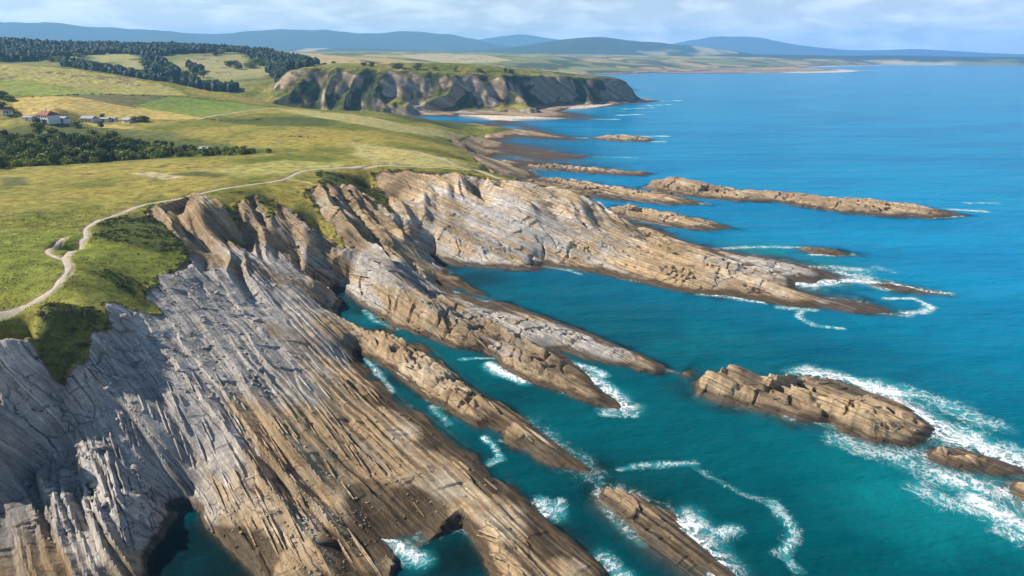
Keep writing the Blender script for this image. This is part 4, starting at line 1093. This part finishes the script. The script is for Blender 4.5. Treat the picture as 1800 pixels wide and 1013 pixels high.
# ------------------------------------------------------------------ loose rock and standing slabs on the shelf
def icosphere(sub):
    import bmesh
    bm = bmesh.new(); bmesh.ops.create_icosphere(bm, subdivisions=sub, radius=1.0)
    v = np.array([q.co[:] for q in bm.verts]); f = np.array([[q.index for q in t.verts] for t in bm.faces]); bm.free()
    return v, f
ICO1 = icosphere(1); ICO2 = icosphere(2)
def ground_at(pts):
    P = np.array(pts, float); z, veg, _ = ground(P[:, 0].copy(), P[:, 1].copy()); return z, veg
def boulder_mesh(seed, name):
    g = np.random.default_rng(seed)
    v, f = ICO2; v = v.copy()*1.1
    for _ in range(7):                      # planed off by random joints -> blocky
        n = g.normal(size=3); n /= np.linalg.norm(n); d = g.uniform(.35, .7)
        h = v @ n - d; v -= np.outer(np.maximum(h, 0), n)
    v *= np.array([1.25, .9, .6]); v += g.normal(size=v.shape)*.02
    me = bpy.data.meshes.new(name); me.from_pydata(v.tolist(), [], f.tolist())
    me.materials.append(M_ROCK); set_grey(me, seed % 2); return me
def set_grey(me, val):
    a = me.attributes.new('grey', 'FLOAT', 'POINT'); a.data.foreach_set('value', np.full(len(me.vertices), float(val), np.float32))
M_SLAB = M_ROCK
bmesh_set = [boulder_mesh(901+i, 'boulder') for i in range(6)]
def link(name, me, parent=None):
    o = bpy.data.objects.new(name, me); scene.collection.objects.link(o)
    if parent is not None: o.parent = parent
    return o
g = np.random.default_rng(31)
spots = []
BOX = [((170,470),(470,700),150),((420,380),(560,520),60),((40,640),(250,900),90),((560,320),(760,430),60),((500,560),(900,980),90),((300,760),(640,1000),60),((800,330),(1100,450),70),((620,450),(900,600),60)]
cand = []
for (u0, v0), (u1, v1), n in BOX:
    for _ in range(n):
        h = hit(g.uniform(u0, u1), g.uniform(v0, v1))
        if h is not None and math.hypot(h[0], h[1]) < 420: cand.append((h[0], h[1]))
cz, cveg = ground_at(cand)
k = 0
for (x_, y_), z_, vg in zip(cand, cz, cveg):
    if vg > .3 or z_ < .3 or k >= 290: continue
    sz = float(np.clip(g.lognormal(-.75, .45), .25, 1.3))
    o = link('boulder', bmesh_set[2*(k % 3) + (1 if float(grey_of(np.array([x_]), np.array([y_]), None)[0]) < .45 else 0)], rock_shelf)
    o.location = (x_, y_, z_ + sz*.12); o.scale = (sz, sz, sz*g.uniform(.7, 1.2)); o.rotation_euler = (g.uniform(-.4, .4), g.uniform(-.4, .4), g.uniform(0, 6.28))
    k += 1
# rubble too small to pick apart
cand = []
for (u0, v0), (u1, v1), n in BOX:
    c0 = [PZ(u0, v0, 20), PZ(u1, v0, 20), PZ(u1, v1, 12), PZ(u0, v1, 12)]
    for _ in range(n*7):
        a, b = g.uniform(), g.uniform()
        p_ = (np.array(c0[0])*(1-a)+np.array(c0[1])*a)*(1-b) + (np.array(c0[3])*(1-a)+np.array(c0[2])*a)*b
        cand.append((p_[0], p_[1]))
cand = np.array(cand); cz, cveg = ground_at(cand)
ok = (cveg < .3) & (cz > .5); cand = cand[ok]; cz = cz[ok]
def scatter_mesh(name, proto, pos, scl, mat, kind='stuff', parent=None, jitter=.25, squash=(1, 1, 1), attrs=None, seed=1, smooth=False):
    g = np.random.default_rng(seed)
    v, f = proto; n = len(pos)
    a = g.uniform(0, 6.283, n); ca, sa = np.cos(a), np.sin(a)
    vv = np.repeat(v[None], n, 0)*(1 + jitter*g.normal(size=(n, len(v), 1)))*np.array(squash)
    x = vv[..., 0]*ca[:, None] - vv[..., 1]*sa[:, None]; y = vv[..., 0]*sa[:, None] + vv[..., 1]*ca[:, None]
    S = np.asarray(scl); S = S[:, None] if S.ndim == 1 else S
    out = np.stack([x, y, vv[..., 2]], -1)*(S[:, None, :] if S.shape[1] == 3 else S[..., None]) + np.asarray(pos)[:, None, :]
    F = (f[None] + (np.arange(n)*len(v))[:, None, None]).reshape(-1, f.shape[1])
    at = {k_: np.repeat(val, len(v), 0) for k_, val in (attrs or {}).items()}
    return mesh_obj(name, out.reshape(-1, 3), F, mat, at, smooth, parent, kind)
scatter_mesh('rubble', ICO1, np.column_stack([cand, cz]), np.clip(g.lognormal(-1.6, .45, len(cand)), .08, .45), M_ROCK, 'stuff', rock_shelf, .16, (1.2, .9, .65), {'grey': grey_of(cand[:, 0], cand[:, 1], None)}, 41)

# standing slabs: hard beds that rise out of the shelf along the strike
def slab_mesh(seed):
    g = np.random.default_rng(seed)
    n = 12; V = []; F = []
    for i in range(n):
        t = i/(n-1); e = math.sin(math.pi*min(max(t, .04), .96))**.35
        top = e*(.75 + .35*g.uniform()); th = .5*(.75 + .5*g.uniform())*e
        x = t - .5
        V += [(x, -th, -1.2), (x, -th*.9, top*.93), (x, th*.9, top), (x, th, -1.2)]
    for i in range(n-1):
        a, b = 4*i, 4*i+4
        for j in range(3): F.append((a+j, b+j, b+j+1, a+j+1))
    F += [(0, 1, 2, 3), (4*n-1, 4*n-2, 4*n-3, 4*n-4)]
    me = bpy.data.meshes.new('rock_slab'); me.from_pydata(V, [], F); me.materials.append(M_SLAB); set_grey(me, seed % 2)
    return me
slabs = [slab_mesh(700+i) for i in range(10)]
from mathutils import Matrix, Vector
cand = []
SB = [((190,700),(330,930),60),((300,660),(520,960),60),((480,620),(960,1000),95),((520,520),(840,720),45),((620,440),(1000,650),55),((700,320),(1060,450),75),((1050,390),(1420,520),35),((540,330),(720,440),35)]
for (u0, v0), (u1, v1), n in SB:
    for _ in range(n):
        h = hit(g.uniform(u0, u1), g.uniform(v0, v1))
        if h is not None and h[2] > .8: cand.append((h[0], h[1]))
ends = []
for c in cand:
    L = float(np.clip(g.lognormal(2.05, .45), 3.5, 20)); ends.append(L)
P0 = np.array(cand); Ls = np.array(ends)
za, va = ground_at(P0 - STR_P*Ls[:, None]*.45); zb_, vb = ground_at(P0 + STR_P*Ls[:, None]*.45); zm, vm = ground_at(P0)
k = 0
for c, L, a, b, m_, v_ in zip(P0, Ls, za, zb_, zm, np.maximum(np.maximum(va, vb), vm)):
    if v_ > .2 or min(a, b) < .2 or abs(a-b) > L*.7 or k >= 290: continue
    qq = float(pq(c[0], c[1])[1]); dip = math.atan2(.6, float(bed_b(np.array([qq]))[0]))
    ex = Vector((STR_P[0], STR_P[1], (b-a)/(L*.9))).normalized()
    up = Vector((-STR_Q[0]*math.cos(dip), -STR_Q[1]*math.cos(dip), math.sin(dip)))
    up = (up - ex*up.dot(ex)).normalized(); ey = up.cross(ex)
    h_ = g.uniform(.30, .85); th = g.uniform(.25, .6)
    M = Matrix(((ex.x*L, ey.x*th, up.x*h_, c[0]), (ex.y*L, ey.y*th, up.y*h_, c[1]), (ex.z*L, ey.z*th, up.z*h_, min(m_, (a+b)/2 + .3)), (0, 0, 0, 1)))
    o = link('rock_slab', slabs[2*(k % 5) + (1 if float(grey_of(np.array([c[0]]), np.array([c[1]]), None)[0]) > .45 else 0)], rock_shelf); o.matrix_world = M; k += 1
print('slabs', k)
# ------------------------------------------------------------------ trees, scrub, grass
def make_leaf(name, c1, c2):
    N = NT(name)
    oi = N.n.new('ShaderNodeObjectInfo')
    n = N.noise(N.pos(), .35, 3, .6)
    c = N.mix(N.mr(N.math('ADD', N.math('MULTIPLY', oi.outputs['Random'], .7), N.math('MULTIPLY', n, .6)), .3, 1.0, 0, 1, False), c1, c2)
    N.set(N.b.inputs['Base Color'], c); N.b.inputs['Roughness'].default_value = .75; N.b.inputs['Specular IOR Level'].default_value = .15
    return N.m
M_LEAF = make_leaf('broadleaf_foliage', (.062, .092, .018), (.36, .37, .07))
M_FAR = make_leaf('far_foliage', (.026, .046, .020), (.105, .125, .045))
M_GORSE = make_leaf('gorse_foliage', (.040, .056, .015), (.125, .130, .034))
M_BARK = simple('bark', (.14, .11, .085), .95, .3, 2.0)
def leaf_cloud(g, centres, radii, n, size, flat=.8):
    V = []; F = []
    for i in range(n):
        k_ = g.integers(len(centres)); d = g.normal(size=3); d /= np.linalg.norm(d)
        p_ = np.array(centres[k_]) + d*np.array([1, 1, flat])*radii[k_]*g.uniform(.55, 1.05)
        a = d + g.normal(size=3)*.6; a /= np.linalg.norm(a)
        t = np.cross(a, g.normal(size=3)); t /= np.linalg.norm(t); b = np.cross(a, t)
        s_ = size*g.uniform(.6, 1.3); o_ = len(V)
        V += [p_ + t*s_, p_ + b*s_*.7 + a*s_*.25, p_ - t*s_, p_ - b*s_*.7 + a*s_*.25]
        F.append((o_, o_+1, o_+2, o_+3))
    return V, F
def tree_proto(seed, spread, tall):
    g = np.random.default_rng(seed)
    V = []; F = []
    def tube(a, b, ra, rb):
        a = np.array(a); b = np.array(b); d = b-a; d = d/np.linalg.norm(d); t = np.cross(d, (.3, .9, .2)); t /= np.linalg.norm(t); u = np.cross(d, t); o_ = len(V)
        for c, r_ in ((a, ra), (b, rb)):
            for j in range(6): an = j*math.pi/3; V.append(c + (t*math.cos(an)+u*math.sin(an))*r_)
        for j in range(6): F.append((o_+j, o_+(j+1) % 6, o_+6+(j+1) % 6, o_+6+j))
    tube((0, 0, -.08), (.02, .01, .42*tall), .045, .03)
    cs = []; rs = []
    for j in range(10):
        an = j*.9 + g.uniform(0, .5); rr_ = spread*g.uniform(.12, .30); hh = tall*g.uniform(.24, .86)
        c = (math.cos(an)*rr_, math.sin(an)*rr_, hh); cs.append(c); rs.append(spread*g.uniform(.20, .30))
        tube((.01, .01, .30*tall), (c[0]*.8, c[1]*.8, hh*.92), .022, .008)
    cs.append((0, 0, tall*.82)); rs.append(spread*.22)
    tm = bpy.data.meshes.new('trunk'); tm.from_pydata([tuple(v) for v in V], [], F); tm.materials.append(M_BARK)
    v2, f2 = leaf_cloud(g, cs, rs, 620, .066)
    cm = bpy.data.meshes.new('crown'); cm.from_pydata([tuple(v) for v in v2], [], f2); cm.materials.append(M_LEAF)
    return tm, cm
PROTO = [tree_proto(50, .9, 1.0), tree_proto(51, 1.15, .9), tree_proto(52, .8, 1.05), tree_proto(53, 1.3, .8), tree_proto(54, 1.0, .95)]
def tree(x_, y_, z_, h_, k_, label, group=None, name='broadleaf_tree', wide=1.0, cat='tree'):
    e = bpy.data.objects.new(name, None); scene.collection.objects.link(e)
    e.location = (x_, y_, z_); e.scale = (h_*wide, h_*wide, h_); e.rotation_euler = (0, 0, (k_*2.399) % 6.283); e.empty_display_size = .2
    e['label'] = label; e['category'] = cat
    if group: e['group'] = group
    t_, c_ = PROTO[k_ % 5]
    link('trunk', t_, e); link('crown', c_, e)
    return e
g = np.random.default_rng(77)
WOOD = [(0,246),(60,242),(150,242),(210,250),(260,256),(330,262),(430,267),(485,269),(430,273),(300,277),(220,283),(150,287),(60,294),(0,299)]
pts = []
while len(pts) < 300:
    u, v = (g.uniform(-15, 490) if len(pts) < 200 else g.uniform(240, 490)), g.uniform(228, 300)
    if in_poly(np.array([u]), np.array([v]), WOOD)[0] or (u < 0 and 246 < v < 298):
        h = hit(u, v)
        if h is not None and math.hypot(h[0], h[1]) > 400: pts.append((u, h))
def wood_label(u, h):
    D_ = math.hypot(h[0], h[1])
    row = 'front rank' if D_ < 420 else ('upper rank' if D_ > 500 else 'middle rank')
    col = 'by the left edge' if u < 80 else ('below the farmhouse' if u < 160 else 'below the white sheds')
    return 'dark broadleaf tree in the %s of the wood, %s' % (row, col)
for k_, (u, h) in enumerate(pts):
    big = u < 240
    hh = g.uniform(4.5, 8.5) if big else g.uniform(2.4, 5.0)
    z_ = float(ground(np.array([h[0]]), np.array([h[1]]), False)[0][0])
    tree(h[0], h[1], z_ - .3, hh, int(g.integers(1000)), wood_label(u, h) if big else 'low dark green tree in the thinner right half of the wood', 'tall trees of the wood' if big else 'low trees of the wood', 'broadleaf_tree' if big else 'scrub_tree', wide=1.25)
# front rank that stands down in the hollow
for k_ in range(60):
    u = g.uniform(-10, 300); a = PZ(u, 298 - .067*u, 33); kk = g.uniform(1.045, 1.16); a = (a[0]*kk, a[1]*kk); z_ = float(ground(np.array([a[0]]), np.array([a[1]]), False)[0][0])
    tree(a[0], a[1], z_ - .4, g.uniform(6, 9), int(g.integers(1000)), wood_label(u, a), 'tall trees of the wood', wide=1.2)
for u, v, hh, wd, lab in ((67,217,4.0,1.6,'round dark bush in front of the red roofed farmhouse'),(80,218,3.4,1.8,'low dark bush at the right front of the red roofed farmhouse'),(178,227,5.0,1.3,'small round tree alone on the wheat strip edge right of the farm'),
        (136,225,6.0,1.7,'broad dark tree at the top edge of the wood below the farm'),(181,212,5.5,1.2,'dark tree beside the white sheds right of the farmhouse'),(240,215,5,2.4,'long dark thicket at the right end of the farm sheds'),(255,215,5.4,2.2,'rounder dark thicket ending the row of farm sheds'),
        (5,172,7,2.0,'dark tree clump at the left edge beside the wheat field'),(18,176,5,2.2,'low scrub clump running right from the left edge wheat field'),(6,198,9,1.5,'dark tree at the left edge beside a white gable'),(20,199,6,1.5,'dark bush right of the white gable at the left edge'),
        (70,236,9,1.3,'tall pale stemmed tree behind the wood crown below the farm')):
    h = hit(u, v)
    z_ = float(ground(np.array([h[0]]), np.array([h[1]]), False)[0][0])
    tree(h[0], h[1], z_ - .2, hh, int(g.integers(1000)), lab, 'lone trees round the farm', wide=wd)
# trees one can tell apart on the hill behind the fields
HT = [(250,112),(262,118),(272,124),(285,130),(300,133),(310,128),(296,120),(268,108),(150,118),(165,122),(182,126),(205,131),(222,134),(236,137),(250,139),(330,137),(345,141),(360,136),(405,118),(412,114),(420,122),(440,120),(450,112),(460,116),(475,112),(485,118),(495,124),(505,120),(515,126),(525,122),
      (560,120),(572,119),(585,121),(640,118),(652,118),(694,120),(702,120),(735,123),(762,124),(800,126),(845,127),(886,128),(898,129),(380,100),(390,97),(425,96),(440,92),(110,110),(125,114),(90,108),(140,102),(155,98),(170,96),(600,118)]
for k_, (u, v) in enumerate(HT):
    h = hit(u + g.uniform(-2, 2), v, d0=1020)
    if h is None: continue
    z_ = float(ground(np.array([h[0]]), np.array([h[1]]), False)[0][0])
    tree(h[0], h[1], z_ - .5, g.uniform(9, 16) if u < 540 else g.uniform(6, 11), int(g.integers(1000)), 'dark tree scattered on the hillside fields behind the crest' if u < 540 else 'small dark tree or hedge bush along the headland top field', 'hillside trees' if u < 540 else 'headland top trees', 'hillside_tree', wide=1.8)
# far wood: one mass along the ridge and in the folds
def far_wood(name, polys, n, h0, h1, seed):
    g = np.random.default_rng(seed); pos = []; scl = []
    for poly, share in polys:
        W_ = H_far(poly); b0 = np.min(W_, 0); b1 = np.max(W_, 0); got = []
        while len(got) < int(n*share):
            q_ = g.uniform(b0, b1, (4000, 2)); q_ = q_[in_poly(q_[:, 0], q_[:, 1], W_)]; got += q_.tolist()
        got = np.array(got[:int(n*share)]); z_ = ground(got[:, 0].copy(), got[:, 1].copy(), False)[0]
        hh = g.uniform(h0, h1, len(got)); pos.append(np.column_stack([got, z_ + hh*.45])); scl.append(np.column_stack([hh*.48, hh*.48, hh*.62]))
    return scatter_mesh(name, ICO1, np.concatenate(pos), np.concatenate(scl), M_FAR, 'stuff', None, .20, (1, 1, 1), None, seed)
def H_far(poly):
    out = []
    for u, v in poly:
        h = hit(u, v, d0=1020)
        out.append(h[:2] if h is not None else AZ(u, 2300, 0)[:2])
    return out
far_wood('far_wood', [([(-40,72),(60,72),(150,76),(250,82),(330,84),(420,86),(490,97),(420,94),(330,97),(270,103),(200,95),(130,100),(60,108),(-40,106)], .66), ([(250,100),(275,104),(318,132),(300,140),(262,132)], .10),
    ([(430,96),(520,104),(560,112),(545,120),(500,126),(455,112)], .16), ([(120,112),(200,126),(300,142),(290,147),(190,133),(110,118)], .08), ([(470,126),(545,126),(550,138),(490,142)], .05), ([(300,148),(420,156),(410,162),(300,153)], .03), ([(330,118),(350,120),(360,128),(340,128)], .01)], 4200, 8, 14, 91)

# gorse and heath on the cliff top
g = np.random.default_rng(78)
def bush_proto(seed):
    gg = np.random.default_rng(seed)
    v, f = leaf_cloud(gg, [(0, 0, .15), (.45, .2, .1), (-.4, .3, .1), (.05, -.45, .1)], [.55, .42, .4, .42], 46, .20)
    return np.array(v), np.array(f)
def in_polys_points(polys, n, gg):
    out = []
    A_ = [abs(sum(p[i-1][0]*p[i][1]-p[i][0]*p[i-1][1] for i in range(len(p))))/2 for p in polys]
    for p, a in zip(polys, A_):
        b0 = np.min(p, 0); b1 = np.max(p, 0); got = []
        while len(got) < n*a/sum(A_):
            q_ = gg.uniform(b0, b1, (500, 2)); got += q_[in_poly(q_[:, 0], q_[:, 1], p)].tolist()
        out += got[:int(n*a/sum(A_)) + 1]
    return np.array(out)
bp = in_polys_points(SCRUB_NEAR, 1500, g)
bp = bp[fbm(bp[:, 0]/7, bp[:, 1]/7, 402, 3) > -.25]
rim_ = np.array(dens([tuple(a) for a in G_EDGE[2:]], .55)); rim_ = rim_ + g.normal(size=rim_.shape)*1.1
rim_ = rim_[fbm(rim_[:, 0]/8, rim_[:, 1]/8, 77, 2) > -.15]
bp = np.concatenate([bp, rim_])
bz, bveg = ground_at(bp); m = bveg > .2
scatter_mesh('gorse_scrub', bush_proto(5), np.column_stack([bp, bz])[m], np.clip(g.lognormal(-.25, .4, m.sum()), .35, 1.8), M_GORSE, 'stuff', None, .05, (1, 1, .75), None, 42)
# low heath bushes dotted over the meadow
hp = np.column_stack([g.uniform(-330, 60, 9000), g.uniform(110, 470, 9000)])
hp = hp[(fbm(hp[:, 0]/9, hp[:, 1]/15, 402, 4)*.7 + .3*fbm(hp[:, 0]/38, hp[:, 1]/38, 401, 4)) > .27]
hz_, hv_ = ground_at(hp); dp_ = np.min([seg_dist(hp[:, 0], hp[:, 1], P) for P in PATHS], 0)
m = (hv_ > .9) & (dp_ > 2.2)
scatter_mesh('heath_scrub', bush_proto(6), np.column_stack([hp, hz_ - .12])[m], np.clip(g.lognormal(-.8, .4, m.sum()), .2, 1.1), M_GORSE, 'stuff', None, .05, (1.3, 1.3, .6), None, 47)
# rough grass over the near meadow
n_ = 42000
rr_ = np.sqrt(g.uniform(110**2, 300**2, n_)); aa_ = np.radians(g.uniform(-50, 2, n_))
tp = np.column_stack([rr_*np.sin(aa_), rr_*np.cos(aa_)])
tz, tveg = ground_at(tp)
dpath = np.min([seg_dist(tp[:, 0], tp[:, 1], P) - w_ for P, w_ in zip(PATHS, PATHW)], 0)
m = (tveg > .8) & (dpath > .5) & (fbm(tp[:, 0]/9, tp[:, 1]/9, 55, 3) > -.05)
tuft = (np.array([(-.5, 0, 0), (.5, 0, 0), (.12, .1, 1), (0, -.5, 0), (0, .5, 0), (-.1, .05, .9)]), np.array([(0, 1, 2), (3, 4, 5)]))
M_GRASS = make_leaf('rough_grass', (.15, .175, .045), (.30, .27, .085))
scatter_mesh('grass', tuft, np.column_stack([tp, tz - .03])[m], g.uniform(.16, .38, m.sum()), M_GRASS, 'stuff', None, .15, (1, 1, .8), None, 43)

# field hedges
def hedge(px, label, h_=1.5, gap=2.6):
    P = np.array(dens(H(*px), gap)); gg = np.random.default_rng(len(px)*7 + int(px[0][0]))
    P = P[gg.uniform(size=len(P)) > .3]; P = P + gg.normal(size=P.shape)*.9; z_ = ground(P[:, 0].copy(), P[:, 1].copy(), False)[0]
    o = scatter_mesh('hedge', bush_proto(9), np.column_stack([P, z_ + .2]), h_*gg.uniform(.6, 1.25, len(P)), M_LEAF, None, None, .08, (1, 1, .9), None, 48)
    o['label'] = label; o['category'] = 'hedge'; o['group'] = 'field hedges'
hedge([(58,171),(90,170),(118,169)], 'short dark hedge along the top left edge of the upper wheat field')
hedge([(118,168),(170,166),(230,168),(295,170)], 'thin dark hedge line above the olive field right of the wheat')
hedge([(320,171),(350,173),(380,176),(400,179)], 'broken dark hedge along the crest above the bright green field')
hedge([(360,210),(400,214),(440,212),(470,208)], 'dark scrub hedge beside the far track right of the farm', 1.8)
hedge([(510,240),(530,241),(550,241)], 'small dark hedge alone in the middle of the far meadow', 1.6)
# ------------------------------------------------------------------ farm buildings
M_WALL = simple('whitewash', (.74, .72, .68), .9, .1, .8)
M_TILE = simple('clay_tile', (.30, .115, .075), .9, .3, 1.5, .4)
M_SLATE = simple('grey_sheet_roof', (.33, .33, .34), .7, .2, 1.0)
M_GLASS = simple('window_glass', (.03, .04, .05), .15, .1, 1.0)
M_WOOD = simple('door_wood', (.12, .07, .04), .8, .2, 2.0)
def box_mesh(name, x0, x1, y0, y1, z0, z1, mat):
    v = [(x, y, z) for z in (z0, z1) for x, y in ((x0, y0), (x1, y0), (x1, y1), (x0, y1))]
    f = [(3,2,1,0),(4,5,6,7),(0,1,5,4),(1,2,6,5),(2,3,7,6),(3,0,4,7)]
    me = bpy.data.meshes.new(name); me.from_pydata(v, [], f); me.materials.append(mat); return me
def roof_mesh(name, hx, hy, z0, rise, hip, mat, over=.5):
    X_, Y_ = hx+over, hy+over
    v = [(-X_, -Y_, z0), (X_, -Y_, z0), (X_, Y_, z0), (-X_, Y_, z0), (-X_+hip, 0, z0+rise), (X_-hip, 0, z0+rise), (-X_, -Y_, z0-.25), (X_, -Y_, z0-.25), (X_, Y_, z0-.25), (-X_, Y_, z0-.25)]
    f = [(0,1,5,4),(1,2,5),(2,3,4,5),(3,0,4),(6,7,1,0),(7,8,2,1),(8,9,3,2),(9,6,0,3),(9,8,7,6)]
    me = bpy.data.meshes.new(name); me.from_pydata(v, [], f); me.materials.append(mat); return me
def house(u, v, hx, hy, hw, rise, hip, rot, label, roofm, windows, name='farmhouse', cat='house', chim=True):
    h = hit(u, v); z_ = float(ground(np.array([h[0]]), np.array([h[1]]), False)[0][0])
    e = bpy.data.objects.new(name, None); scene.collection.objects.link(e)
    e.location = (h[0], h[1], z_ - .3); e.rotation_euler = (0, 0, R(rot)); e['label'] = label; e['category'] = cat; e['group'] = 'farm buildings'
    link('wall', box_mesh('wall', -hx, hx, -hy, hy, -1.5, hw, M_WALL), e)
    rf = link('roof', roof_mesh('roof', hx, hy, hw+.26, rise, hip, roofm), e)
    if chim: link('chimney', box_mesh('chimney', -hx*.2-.5, -hx*.2+.5, -.5, .5, hw+rise*.6, hw+rise+1.3, M_WALL), rf)
    link('door', box_mesh('door', -.6, .6, -hy-.06, -hy+.1, .0, 2.3, M_WOOD), e)
    for wx, wz in windows:
        w_ = link('window', box_mesh('window', wx-.62, wx+.62, -hy-.05, -hy+.1, wz-.75, wz+.75, M_WOOD), e)
        link('pane', box_mesh('pane', wx-.5, wx+.5, -hy-.09, -hy+.1, wz-.62, wz+.62, M_GLASS), w_)
    return e
house(86,214, 8, 4.8, 5.2, 3.0, 3.4, -28, 'large white farmhouse with a hipped red tile roof above the wood', M_TILE, [(-6,1.5),(-3.2,1.5),(3.2,1.5),(6,1.5),(-6,4.0),(-3.2,4.0),(0,4.0),(3.2,4.0),(6,4.0)])
house(113,215, 4, 3, 2.8, 1.6, .0, -22, 'small pale shed touching the right side of the red roofed farmhouse', M_SLATE, [(2.2,1.4)], 'farm_shed', 'shed', False)
house(158,215, 6, 3.4, 3.0, 1.9, .0, -14, 'wide white shed midway along the row right of the farmhouse', M_SLATE, [(-3.6,1.5),(3.4,1.5)], 'farm_shed', 'shed', False)
house(186,214, 4, 2.4, 2.2, 1.2, .0, -10, 'low white shed next to the dark tree in the farm row', M_SLATE, [], 'farm_shed', 'shed', False)
house(201,213, 2.2, 1.8, 2.2, .8, .0, -10, 'tiny white hut in the middle of the farm row', M_SLATE, [], 'farm_shed', 'shed', False)
house(226,216, 4.5, 2.8, 2.5, 1.4, .0, -28, 'grey roofed shed before the dark thicket ending the farm row', M_SLATE, [(2.5,1.3)], 'farm_shed', 'shed', False)
house(52,211, 4.5, 2.4, 2.0, 1.0, .0, -12, 'low white outbuilding at the left of the red roofed farmhouse', M_SLATE, [], 'farm_shed', 'shed', False)
house(14,200, 4, 3, 3.6, 2.0, .0, 30, 'small white gabled house at the left edge of the picture', M_TILE, [(-2,1.6)], 'cottage', 'house', True)
house(361,268, 3, 2.2, 2.4, 1.3, .0, -15, 'tiny white hut at the right end of the wood', M_SLATE, [], 'field_hut', 'hut', False)
